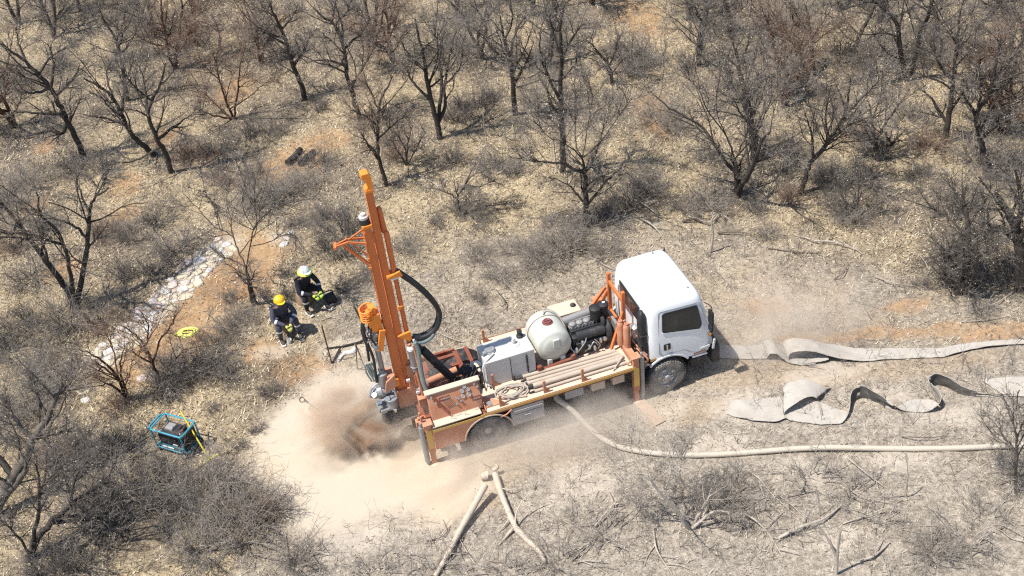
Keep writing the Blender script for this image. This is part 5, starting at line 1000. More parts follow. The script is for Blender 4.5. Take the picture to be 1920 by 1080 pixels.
S5 = [sec((1640, 766, .012), (1655, 745, .012)), sec((1700, 764, .015), (1700, 742, .015)), sec((1740, 760, .02), (1745, 742, .015))]
S6 = [sec((1880, 740, .02), (1840, 712, .015)), sec((1930, 745, .02), (1915, 709, .015)), sec((2050, 745, .02), (2050, 706, .015))]
ribbon('flat_belt', S6, 'belt', 'smooth pale flat belt strip running off the right edge beside the zigzag belt', 'belt')
# ================================================================ LOGS, STICKS
def log(name, P, R, mat, label, cat, n=12, group=None):
    pts = np.array(smooth_path(P, 6)); rr = np.interp(np.linspace(0, 1, len(pts)), np.linspace(0, 1, len(R)), R); rs = np.random.default_rng(len(pts) + int(abs(P[0][0]) * 100)); pts[:, 2] += rs.normal(0, .004, len(pts)); rr = rr * (1 + rs.normal(0, .05, len(rr)))
    g = MB(); g.tube(pts, list(rr), n); o = g.build(name, mat, ang=60); tag(o, label, cat, group); return o
def gp(x, y, dz): p = at(x, y, dz); return np.array([p[0], p[1], gz(p[0], p[1]) + dz])
l1 = log('fallen_log', [gp(910, 908, .34), gp(893, 940, .22), gp(862, 995, .10), gp(838, 1040, .08), (gp(815, 1078, .06))], [.066, .064, .058, .048, .040], 'cutlog', 'straight dusty cut log, the left one of the two leaning together at the bottom', 'log')
l2 = log('fallen_log', [gp(928, 888, .12), gp(940, 925, .10), gp(955, 962, .10), gp(968, 990, .08)], [.064, .060, .056, .052], 'cutlog', 'dusty cut log with a broken branching end, right one of the bottom two', 'log')
for P, R in (([(968, 990, .08), (990, 1012, .10), (1012, 1035, .12), (1022, 1055, .05)], [.06, .055, .045, .03]), ([(966, 985, .1), (968, 960, .25), (985, 930, .45), (1005, 918, .5)], [.018, .014, .01, .006]), ([(962, 990, .08), (948, 1005, .05), (935, 1020, .03)], [.03, .02, .012]), ([(942, 915, .12), (955, 917, .14), (968, 915, .12)], [.012, .01, .008]), ([(958, 965, .1), (945, 985, .06), (932, 995, .05)], [.016, .012, .008])):
    g = MB(); pp = np.array(smooth_path([gp(*p) for p in P], 5)); g.tube(pp, list(np.interp(np.linspace(0, 1, len(pp)), np.linspace(0, 1, len(R)), R)), 8); g.build('branch', 'cutlog', l2)
log('log_stub', [gp(903, 893, .10), gp(915, 890, .13)], [.085, .085], 'cutlog', 'short round log stub end at the head of the two leaning logs', 'log')
log('broken_root', [gp(925, 882, .12), gp(932, 876, .2), gp(930, 870, .24)], [.05, .04, .02], 'cutlog', 'splintered pale stub at the top of the right leaning log', 'log')
for P, lab in (([(538, 305), (552, 293), (563, 279)], 'left one of the two charred logs on the orange soil patch'), ([(561, 306), (574, 297), (588, 284)], 'right one of the two charred logs on the orange soil patch')):
    log('charred_log', [gp(x, y, .09) for x, y in P], [.085, .10, .085], 'char', 'thick black log, ' + lab, 'log', 14)
STK = [([(1115, 985), (1135, 960), (1158, 935), (1172, 922)], .022, 0, 'curved pale stick right of the branching log'), ([(1100, 800), (1118, 812), (1150, 815), (1160, 830)], .010, 1, 'thin dark twig crossing beside the bull hose bend'),
 ([(1380, 960), (1410, 970), (1440, 1000), (1468, 1045)], .022, 0, 'long bent pale branch right of the dead thicket'), ([(1400, 880), (1425, 900), (1450, 930), (1500, 975)], .016, 0, 'thin pale stick slanting below the hose at the bottom right'), ([(1500, 870), (1492, 895), (1475, 935)], .014, 0, 'short pale stick standing near upright left of the branch pile'),
 ([(1590, 860), (1620, 885), (1660, 915)], .016, 0, 'straight pale stick directly under the hose sag, pointing down right'), ([(1460, 1010), (1500, 990), (1545, 975), (1580, 948)], .032, 0, 'thick pale branch lying up to the right in the branch pile'), ([(1578, 985), (1572, 1020), (1568, 1080)], .026, 0, 'upright pale pole running off the bottom edge'),
 ([(1535, 985), (1555, 1015), (1568, 1045)], .026, 0, 'pale fork joining the upright pole at the bottom'), ([(1612, 1055), (1640, 1045), (1668, 1020)], .026, 0, 'curved peeled stick at the bottom right, lying alone'), ([(1445, 920), (1480, 945), (1510, 975)], .014, 0, 'thin stick crossing the left part of the branch pile'),
 ([(1580, 985), (1620, 970), (1665, 955), (1685, 965)], .014, 0, 'thin stick on the right part of the branch pile'), ([(1530, 910), (1536, 950), (1538, 980)], .014, 0, 'pale stick pointing up in the middle of the branch pile'), ([(1580, 905), (1610, 930), (1670, 945)], .013, 0, 'thin pale twig above the right part of the branch pile'),
 ([(1700, 850), (1702, 900), (1698, 935)], .013, 0, 'pale upright twig right of the branch pile'), ([(1660, 935), (1690, 900), (1705, 890)], .012, 0, 'thin twig leaning up right of the branch pile'), ([(1470, 960), (1440, 985), (1420, 1005)], .012, 0, 'short twig at the left foot of the branch pile'),
 ([(1332, 470), (1337, 440), (1334, 415), (1342, 402)], .030, 0, 'crooked pale branch pointing up behind the cab'), ([(1290, 405), (1330, 415), (1350, 400), (1370, 412)], .025, 0, 'pale forked branch lying under the fan-limbed tree'), ([(1345, 435), (1385, 432), (1410, 438)], .020, 1, 'brown branch lying flat right of the crooked pale one'), ([(1280, 415), (1310, 408), (1345, 410)], .028, 1, 'dark branch lying left of the pale forked one'),
 ([(1500, 440), (1530, 448), (1560, 450), (1600, 462), (1618, 475)], .018, 0, 'pale branching stick lying in the open right of the cab roof'), ([(1440, 462), (1500, 470), (1540, 470)], .016, 1, 'long thin branch lying level behind and right of the cab'), ([(1565, 520), (1580, 510), (1592, 492)], .016, 1, 'short dark stick right of the cab in the dusty grass'), ([(1640, 515), (1680, 527), (1715, 532)], .014, 0, 'pale thin stick on the ground left of the black-clad tree'),
 ([(1725, 475), (1735, 488), (1743, 505)], .016, 0, 'short pale stick slanting beside the black-clad tree'), ([(1735, 482), (1770, 475), (1790, 470)], .022, 1, 'dark curved branch reaching the foot of the black-clad tree'), ([(1830, 580), (1865, 570), (1900, 548)], .020, 0, 'pale stick rising to the right beside the massive edge trunk'), ([(1800, 603), (1850, 600), (1900, 592)], .014, 0, 'long pale twig lying level above the orange soil at the right'),
 ([(785, 330), (815, 345), (828, 362)], .018, 0, 'pale curved branch right of the mast head'), ([(800, 370), (806, 385), (806, 402)], .014, 0, 'small pale upright twig right of the mast head'), ([(930, 330), (945, 322), (960, 308)], .018, 0, 'pale branch above the gnarled dead tree'), ([(905, 385), (940, 392), (990, 385)], .014, 1, 'thin brown stick lying right of the gnarled dead tree'),
 ([(1035, 250), (1040, 300), (1045, 330)], .012, 0, 'thin whitish stick leaning among the stems at the centre'), ([(905, 210), (908, 240), (912, 260)], .018, 0, 'whitish dead stem standing right of the tall parallel-stemmed tree'), ([(1180, 370), (1210, 385), (1240, 410)], .020, 0, 'pale branch lying behind the water tank tree'), ([(1200, 410), (1225, 425), (1245, 448)], .020, 0, 'pale branch nearest the cab roof, lying left of it'),
 ([(1170, 445), (1185, 465), (1205, 478)], .014, 0, 'thin pale branch sloping down to the cab roof rear edge'), ([(820, 620), (845, 632), (870, 640)], .014, 0, 'thin pale stick on the straw beyond the mast hose loop'), ([(822, 560), (835, 580), (855, 600)], .012, 0, 'thin stick right of the black hose loop'), ([(930, 540), (945, 560), (950, 580)], .016, 1, 'dark broken stick above the hydraulic tank'),
 ([(500, 600), (515, 602), (525, 600)], .016, 0, 'short pale stick left of the yellow-helmeted person'), ([(600, 598), (625, 590), (665, 580)], .012, 0, 'pale dry reed pointing right from the seated workers'), ([(636, 572), (646, 585), (640, 600)], .012, 0, 'small bent white twig between seated workers and mast'), ([(545, 1015), (575, 1030), (600, 1062)], .026, 0, 'pale peeled branch lying at the lower left edge of the dust patch'),
 ([(470, 940), (500, 945), (515, 955)], .014, 0, 'short pale stick at the left rim of the dust patch'), ([(535, 1000), (540, 1040), (555, 1075)], .010, 0, 'thin pale twig pointing down at the bottom left'), ([(800, 1012), (830, 1005), (845, 985)], .010, 1, 'thin dark twig at the lower edge of the dust patch'), ([(858, 1005), (895, 1060), (925, 1062)], .012, 0, 'pale wandering twig between the two leaning logs'),
 ([(872, 1000), (860, 1025), (870, 1050)], .012, 1, 'dark twig hugging the left leaning log'), ([(1075, 1055), (1100, 1050), (1145, 1055)], .014, 0, 'pale level stick at the bottom centre'), ([(1225, 990), (1232, 1030), (1260, 1075)], .018, 0, 'pale forked stick running off the bottom left of the dead thicket'), ([(1228, 1020), (1215, 1040), (1208, 1060)], .012, 0, 'small side twig at the foot of that forked stick'),
 ([(1690, 820), (1735, 822), (1780, 818)], .010, 1, 'thin brown twig lying right under the hose near the right edge'), ([(1820, 1045), (1825, 1010), (1850, 990)], .012, 0, 'pale twig standing in the dark shrub at the bottom right'), ([(1000, 480), (1040, 500), (1070, 505)], .014, 1, 'brown stick in the brush behind the water tank'), ([(1105, 480), (1140, 500), (1165, 508)], .012, 0, 'thin pale stick in the brush left of the cab')]
for i, (P, r_, k, lab) in enumerate(STK):
    rs = random.Random(i); n = len(P); Q = [gp(x, y, r_ * 1.2 + (.06 if 0 < j < n - 1 else .01) * rs.random() * 2) for j, (x, y) in enumerate(P)]
    if 'upright' in lab or 'standing' in lab or 'pointing up' in lab or 'leaning up' in lab:
        b0 = P[0] if P[0][1] > P[-1][1] else P[-1]; base = at(*b0); base[2] = gz(base[0], base[1]) - .02; PP = P if b0 is P[0] else P[::-1]; Q = [at_plane(x, y, base, .0) for x, y in PP]; Q[0] = base
        Q = [np.array([q[0], q[1], q[2]]) for q in Q]
    o = log('fallen_branch', Q, [r_, r_ * .85, r_ * .45], ('deadgrey', 'deadbrown')[k], lab, 'branch', 7, 'fallen branches and sticks')
    g = MB()
    for j in range(rs.randint(1, 4)):
        q = Q[0] + (Q[-1] - Q[0]) * 0; t = rs.uniform(.25, .9) * (n - 1); a = int(t); base = Q[a] + (Q[min(a + 1, n - 1)] - Q[a]) * (t - a); dr = unit(Q[min(a + 1, n - 1)] - Q[a] + 1e-6); sd = np.array([-dr[1], dr[0], 0]) * rs.choice((-1, 1)); L = rs.uniform(.12, .45)
        e = base + (dr * .7 + sd * .7) * L + np.array([0, 0, rs.uniform(-.0, .12)]); e[2] = max(e[2], gz(e[0], e[1]) + .01); g.tube(smooth_path([base, (base + e) / 2 + np.array([rs.uniform(-.03, .03), rs.uniform(-.03, .03), .02]), e], 3), [r_ * .5] * 3 + [r_ * .35] * 3 + [r_ * .2], 5)
    g.build('side_twig', ('deadgrey', 'deadbrown')[k], o)
# brushwood: fine dead twigs lying all about (nobody could count them)
def ground_twigs(n, sel, lo, hi, rad, name, mat, lab):
    x, y = scatter(n); f = fields(x, y); k = (rng.random(len(x)) < sel(x, y, f)) & avoid(x, y); x, y = x[k], y[k]; n = len(x); az = rng.uniform(0, 2 * PI, n); L = rng.uniform(lo, hi, n) * rng.uniform(.5, 1, n)
    P0 = np.stack([x, y, height(x, y) + .006], 1); D = np.stack([np.cos(az), np.sin(az), rng.uniform(-.02, .35, n)], 1); B = grow(P0, D, L, rng.uniform(*rad, n), 3, .16, -.05, rng)
    b = spawn(B[0], B[1], 2, .2, (.3, .9), (.3, .6), .7, rng); B2 = grow(b[0], b[1] * np.array([1, 1, .4]), b[2], b[3], 2, .2, -.03, rng)
    V, Q = join([tubes(*B, 3), tubes(*B2, 3)]); V[:, 2] = np.maximum(V[:, 2], height(V[:, 0], V[:, 1]) + .002); tag(link(name, raw_mesh(name, V, Q, mat=mat)), lab, 'twigs', kind='stuff')
bp_ = at(1500, 940); bp2 = at(1290, 960); bp3 = at(1000, 1030)
def s_grey(x, y, f):
    w = np.exp(-((x - bp_[0]) ** 2 / 4.5 + (y - bp_[1]) ** 2 / 1.6)) + np.exp(-((x - bp2[0]) ** 2 / 1.5 + (y - bp2[1]) ** 2 / 1.2)) + np.exp(-((x - bp3[0]) ** 2 / 4 + (y - bp3[1]) ** 2 / .5))
    low = (pix(np.stack([x, y, x * 0], 1))[:, 1] > 860)
    return f['grey'] * (1 - f['cream']) * np.clip(.07 + w * .9 + low * .12, 0, 1)
ground_twigs(26000, s_grey, .12, .6, (.004, .009), 'brushwood', 'deadgrey', 'dusty brushwood of fine dead twigs strewn on the grey ground')
ground_twigs(46000, lambda x, y, f: (1 - f['cream']) * (1 - f['grey'] * .8) * (1 - f['soil'] * .8) * np.clip((fbm(x * .8, y * .8 + 33, 3) - .42) * 3.5, .04, .8), .10, .55, (.003, .008), 'fallen_twigs', 'deadbrown', 'brown and grey dead twigs lying through the straw')
ground_twigs(9000, lambda x, y, f: (1 - f['cream']) * (1 - f['soil']) * .5 * np.clip((fbm(x * .8, y * .8 + 3, 3) - .4) * 3.5, .04, 1), .2, .7, (.003, .006), 'pale_twigs', 'barkpale', 'pale sun-bleached twigs scattered over the clearing')

def undergrowth(n, name, mat, lab, hmin, hmax, seed):
    r = np.random.default_rng(seed); x, y = scatter(n); f = fields(x, y); c_, s_ = math.cos(TYAW), math.sin(TYAW); lx = c_ * (x - TX) + s_ * (y - TY); ly = -s_ * (x - TX) + c_ * (y - TY)
    w = np.clip((fbm(x * .55 + seed, y * .55, 4) - .40) * 4.5, .03, 1) * (1 - f['cream']) * (1 - f['path']) * (1 - .7 * f['soil']) * (1 - .75 * np.clip(f['grey'] * 1.3 - .55, 0, 1))
    for q in ((548, 628), (590, 583), (353, 624), (330, 850), (565, 290)): c0_ = at(*q); w = w * (np.hypot(x - c0_[0], y - c0_[1]) > .75)
    k = (r.random(len(x)) < w) & ~((lx > -2.2) & (lx < 5.6) & (np.abs(ly) < 1.7)); x, y = x[k], y[k]; n = len(x); az = r.uniform(0, 2 * PI, n); el = r.uniform(.5, 1.4, n)
    B1 = grow(np.stack([x, y, height(x, y) - .02], 1), np.stack([np.cos(az) * np.cos(el), np.sin(az) * np.cos(el), np.sin(el)], 1), r.uniform(hmin, hmax, n), r.uniform(.003, .008, n), 3, .2, .02, r)
    b = spawn(B1[0], B1[1], 4, .1, (.4, 1.1), (.35, .7), .7, r); B2 = grow(b[0], b[1], b[2], np.clip(b[3], .0028, .006), 2, .25, 0, r); d = spawn(B2[0], B2[1], 1, .1, (.5, 1.2), (.5, .9), .7, r); B3 = grow(d[0], d[1], d[2], np.full(len(d[0]), .003), 1, .2, 0, r)
    V, Q = join([tubes(*B1, 3), tubes(*B2, 3), tubes(*B3, 3)]); tag(link(name, raw_mesh(name, V, Q, mat=mat)), lab, 'undergrowth', kind='stuff')
undergrowth(15000, 'undergrowth', 'undertwig', 'pale leafless undergrowth of thin twigs between the trees', .15, .6, 5)
undergrowth(9000, 'dark_undergrowth', 'twigdark', 'dark leafless undergrowth of thin twigs between the trees', .2, .75, 41)
# ================================================================ STONE PATH
def stone(x, y, s, mat, r, label, group=None):
    n = 9; V = []; rad = [s * r.uniform(.75, 1.1) for _ in range(n)]; h = s * r.uniform(.18, .3)
    z = gz(x, y); a0 = r.uniform(0, 6); el = r.uniform(.7, 1.0); rot = r.uniform(0, PI)
    for lv, (k, zz_) in enumerate(((1.0, -.05), (1.0, h * .55), (.82, h), (.45, h * 1.08))):
        for i in range(n):
            a = a0 + 2 * PI * i / n; px_, py_ = math.cos(a) * rad[i] * k, math.sin(a) * rad[i] * k * el; V.append((x + px_ * math.cos(rot) - py_ * math.sin(rot), y + px_ * math.sin(rot) + py_ * math.cos(rot), z + zz_ + r.uniform(-.1, .1) * h * (lv > 0)))
    Fs = [(l * n + i, l * n + (i + 1) % n, (l + 1) * n + (i + 1) % n, (l + 1) * n + i) for l in range(3) for i in range(n)] + [tuple(range(3 * n, 4 * n))]
    g = MB(); g.add(V, Fs); o = g.build('stone', mat, None, 0, True, 50); tag(o, label, 'stone', group)
    return o
r = random.Random(21); placed = []
segs = list(zip(STONEP[:-1], STONEP[1:]))
lens = [np.linalg.norm(b - a) for a, b in segs]; tries = 0
GRP = {'stonecream': 'cream flat stone laid along the stone path left of the seated workers', 'stonepink': 'pinkish flat stone laid along the stone path left of the seated workers', 'stonegrey': 'grey white flat stone laid along the stone path left of the seated workers'}
while tries < 2600 and len(placed) < 190:
    tries += 1; k = r.choices(range(len(segs)), lens)[0]; a, b = segs[k]; t = r.random(); d = unit(b - a); nrm = np.array([-d[1], d[0]]); w = r.uniform(-.42, .42); p = a + (b - a) * t + nrm * w; s = r.uniform(.09, .21) if tries < 900 else r.uniform(.06, .11)
    if any((p[0] - q[0]) ** 2 + (p[1] - q[1]) ** 2 < ((s + q[2]) * .80) ** 2 for q in placed): continue
    placed.append((p[0], p[1], s)); far = w > 0; mat = r.choice(('stonecream', 'stonecream', 'stonegrey') if w * (1) > .1 else ('stonepink', 'stonegrey', 'stonegrey', 'stonecream')); stone(p[0], p[1], s, mat, r, GRP[mat], 'stones of the laid path')
for px, py, s, mat, lab in ((545, 433, .12, 'stonegrey', 'grey white stone, top one of three in a row right of the level-limbed tree'), (540, 445, .14, 'stonepink', 'pinkish stone, middle one of three in a row right of the level-limbed tree'), (533, 457, .15, 'stonegrey', 'grey white stone, lowest of three in a row right of the level-limbed tree'), (265, 708, .14, 'stonepink', 'pinkish stone beside the foot of the small thorn tree'), (285, 702, .10, 'stonegrey', 'small grey white stone close to the foot of the small thorn tree'), (155, 735, .15, 'stonecream', 'cream stone in the straw below the end of the stone path'), (160, 750, .12, 'stonegrey', 'grey white stone just below the cream one past the path end')):
    p = at(px, py); stone(p[0], p[1], s, mat, r, lab)
# ================================================================ GENERATOR, RAKE, COIL, STAND, TOOLS
a, b, c_, d_ = at(275, 805, .62), at(340, 821, .62), at(371, 795, .62), at(309, 775, .62)
gc = (a + b + c_ + d_) / 4; ux = unit(((b - a) + (c_ - d_)) / 2); gyaw = math.atan2(ux[1], ux[0]); LX = .5 * (np.linalg.norm(b - a) + np.linalg.norm(c_ - d_)); LY = .5 * (np.linalg.norm(d_ - a) + np.linalg.norm(c_ - b))
LX, LY = min(LX, .80) / 2, min(LY, .62) / 2
GE = empty('generator', (gc[0], gc[1], gz(gc[0], gc[1])), gyaw); tag(GE, 'portable generator in a teal tube frame on small wheels, yellow rake leaning on it', 'generator')
g = MB(); top = rounded([(-LX, -LY), (LX, -LY), (LX, LY), (-LX, LY)], .07, 4); g.tube([(x, y, .62) for x, y in top] + [(top[0][0], top[0][1], .62)], .018, 8)
g.tube([(-LX - .05, -LY * .9, .60), (-LX - .09, -LY * .6, .60), (-LX - .09, LY * .6, .60), (-LX - .05, LY * .9, .60)], .018, 8)
for x in (-LX + .02, LX - .02):
    for y in (-LY, LY): g.tube([(x * .98, y, .62), (x, y, .5), (x, y, .12)], .017, 8)
bot = rounded([(-LX, -LY), (LX, -LY), (LX, LY), (-LX, LY)], .06, 4); g.tube([(x, y, .13) for x, y in bot] + [(bot[0][0], bot[0][1], .13)], .018, 8); g.build('frame', 'teal', GE)
g = MB(); g.box((0, 0, .16), (LX * 1.8, LY * 1.8, .03)); g.box((.06, -LY * .93, .21), (LX * 1.4, .03, .08)); g.box((.10, LY * .9, .21), (LX * 1.3, .03, .08)); g.build('base_tray', 'tealdark', GE, .006)
g = MB(); g.box((-.06, .0, .32), (.46, .40, .32)); g.box((.05, -.14, .36), (.30, .10, .16)); g.lathe((-.02, 0, .34), (1, 0, 0), [(0, .13), (.24, .13), (.28, .10), (.28, .001)], 18); g.build('engine_block', 'blackdusty', GE, .012)
g = MB(); g.box((-.12, .05, .505), (.22, .20, .06), None, (.85, .85)); g.lathe((-.06, .02, .52), (0, 0, 1), [(0, .035), (.025, .035), (.027, .001)], 12); g.build('fuel_tank', 'enginegrey', GE, .012)
g = MB(); g.box((LX - .05, 0, .36), (.03, LY * 1.7, .34)); g.build('control_panel', 'black', GE, .006)
g = MB(); g.box((.12, -.02, .46), (.09, .12, .03), (0, 0, .4)); g.box((.02, -.10, .44), (.10, .04, .03)); g.box((.10, .1, .47), (.04, .12, .02)); g.build('outlet_panel', 'whitedust', GE, .004)
g = MB(); g.box((.16, .04, .475), (.05, .05, .03)); g.box((.02, -.14, .44), (.06, .05, .03)); g.build('red_switch', 'redcap', GE, .004)
g = MB(); g.box((-.06, -LY - .005, .20), (.30, .015, .03)); g.box((.14, -LY + .02, .30), (.12, .01, .03)); g.build('pale_bar', 'whitedust', GE)
for y in (-LY, LY):
    g = MB(); g.lathe((LX - .06, y - .03, .085), (0, 1, 0), [(0, .03), (.005, .07), (.01, .085), (.05, .085), (.055, .07), (.06, .03)], 20); w_ = g.build('wheel', 'black', GE); g = MB(); g.lathe((LX - .06, y - .035, .085), (0, 1, 0), [(0, .001), (0, .035), (.07, .035), (.07, .001)], 14); g.build('rim', 'whitedust', w_)
    g = MB(); g.box((-LX + .06, y * .9, .06), (.04, .04, .12)); g.build('foot', 'black', GE)
# rake
hb, ht = at(394, 858, .03), at(338, 770, .80); g = MB(); e0, e1 = gp(376, 873, .035), gp(410, 852, .035); mid = (e0 + e1) / 2; g.tube([mid, mid + (ht - mid) * .5 + np.array([0, 0, .0]), ht], .016, 8); rk = g.build('rake', 'yellow'); tag(rk, 'yellow long-handled rake with a bar head, leaning on the generator', 'rake')
g = MB(); g.beam(e0, e1, .035, .04); 
for k in range(11): q = e0 + (e1 - e0) * (k + .5) / 11; g.cyl(q, q + np.array([0, 0, -.045]), .006, n=5)
g.build('rake_head', 'yellow', rk, .004)
# coil
c0 = gp(353, 624, .0); g = MB(); rr = random.Random(2); P = []
for k in range(7 * 24): a = 2 * PI * k / 24; q = .115 + .085 * ((k / 24 * .38) % 1) + .008 * math.sin(a * 3 + k * .01); P.append(c0 + np.array([math.cos(a) * q * 1.25, math.sin(a) * q * .95, .03 + .009 * (k / 24 % 4) + .01 * math.sin(k * .2)]))
P += [c0 + np.array([-.2, .03, .03]), c0 + np.array([-.30, .01, .03]), c0 + np.array([-.36, -.04, .02])]; g.tube(P, .016, 7); tag(g.build('coiled_hose', 'limehose'), 'small coil of bright yellow hose on the orange soil by the stone path', 'hose coil')
# small steel stands and rods by the mast
def rods_thing(name, segs_, lab, cat, mat='rust', rad=.018):
    g = MB()
    for a, b in segs_: g.tube([a, b], rad, 7)
    o = g.build(name, mat); tag(o, lab, cat); return o
b1 = at(622, 681); t1 = b1 + np.array([0, 0, 1.12]); b1[2] = gz(*b1[:2]) - .03
rods_thing('steel_post', [(b1, t1)], 'thin rusty upright rod in the ground right of the seated workers', 'rod')
b2 = at(703, 655); b2[2] = gz(*b2[:2]); t2 = at_plane(664, 574, b2, .0); rods_thing('steel_post', [(b2, t2)], 'thin rusty leaning rod between the seated workers and the mast', 'rod', rad=.020)
g1, g2, g3, g4 = gp(612, 652, .02), gp(640, 649, .03), gp(672, 640, .03), gp(702, 627, .03); rods_thing('shadow_bar', [(g1, g2), (g2, g3), (g3, g4)], 'bent dark bar standing in for a shadow between the two rusty rods', 'bar', 'char', .024)  # black strip modelled in place of the shadow lines of the rods
rods_thing('shadow_bar', [(gp(623, 680, .02), gp(637, 652, .05))], 'short dark bar standing for rod shadow between the upright rod and bent bar', 'bar', 'char', .022)  # dark strip modelled as the shadow running from the rod foot
q0, q1, q2, q3 = gp(669, 691, .02), gp(703, 694, .02), gp(667, 692, .0), None
q0 = gp(670, 692, .02); tp = q0 + np.array([0, 0, .62]); q1 = gp(702, 694, .02); qx = gp(686, 694, .02)
tp = at_plane(667, 646, q0, 0.); rods_thing('rod_stand', [(q0, tp), (q0, q1), (tp, qx), (tp, gp(694, 640, .30))], 'low rusty triangular rod stand beside the drill hole', 'stand', rad=.013)
g = MB(); P = [gp(x, y, .03) for x, y in ((633, 677), (645, 662), (660, 658), (668, 650))]; g.tube(smooth_path(P, 4), [.03, .03, .03, .03, .05, .05, .05, .05, .06, .06, .06, .06, .03][:13], 8); tag(g.build('rag', 'whitedust'), 'pale dusty rag on the ground between the rusty rods', 'rag')
h0 = gp(622, 790, .0); h1 = gp(572, 752, .30); g = MB(); g.tube([h0, h0 + (h1 - h0) * .5, h1], .014, 8); sh = g.build('spade', 'rust'); tag(sh, 'thin spade stuck in the pale dust, left of the dust puff', 'spade')
g = MB(); g.tube(smooth_path([h1 + (h0 - h1) * .06, h1 + np.array([-.04, .06, .03]), h1 + np.array([-.10, .0, .05]), h1 + np.array([-.07, -.07, .02]), h1 + (h0 - h1) * .06], 4), .012, 6); g.tube([h1 + (h0 - h1) * .12, h1 + (h0 - h1) * -.02], .024, 8); g.build('grip', 'char', sh)
g = MB(); cu = gp(542, 640, 0); g.lathe(cu, (.15, -.1, 1), [(0, .001), (0, .055), (.11, .058), (.115, .054), (.03, .05), (.03, .001)], 18); tag(g.build('tin_mug', 'cup'), 'white tin mug on the ground before the yellow-helmeted person', 'mug')
# ================================================================ PEOPLE
def skin(name, nodes, edges, root, mat, parent=None, sub=2):
    names_ = list(nodes); me = bpy.data.meshes.new(name); me.from_pydata([nodes[k][0] for k in names_], [(names_.index(a), names_.index(b)) for a, b in edges], []); o = bpy.data.objects.new(name, me); COL.objects.link(o)
    sm = o.modifiers.new('skin', 'SKIN'); sm.use_smooth_shade = True; o.modifiers.new('sub', 'SUBSURF').levels = sub
    for i, k in enumerate(names_):
        r_ = nodes[k][1]; me.skin_vertices[0].data[i].radius = r_ if hasattr(r_, '__len__') else (r_, r_); me.skin_vertices[0].data[i].use_root = (k == root)
    bpy.context.view_layer.update(); dg = bpy.context.evaluated_depsgraph_get(); nm = bpy.data.meshes.new_from_object(o.evaluated_get(dg)); bpy.data.objects.remove(o); nm.name = name; nm.materials.clear(); nm.materials.append(M[mat]); nm.polygons.foreach_set('use_smooth', [True] * len(nm.polygons)); nm.update()
    o = bpy.data.objects.new(name, nm); COL.objects.link(o); o.parent = parent; return o
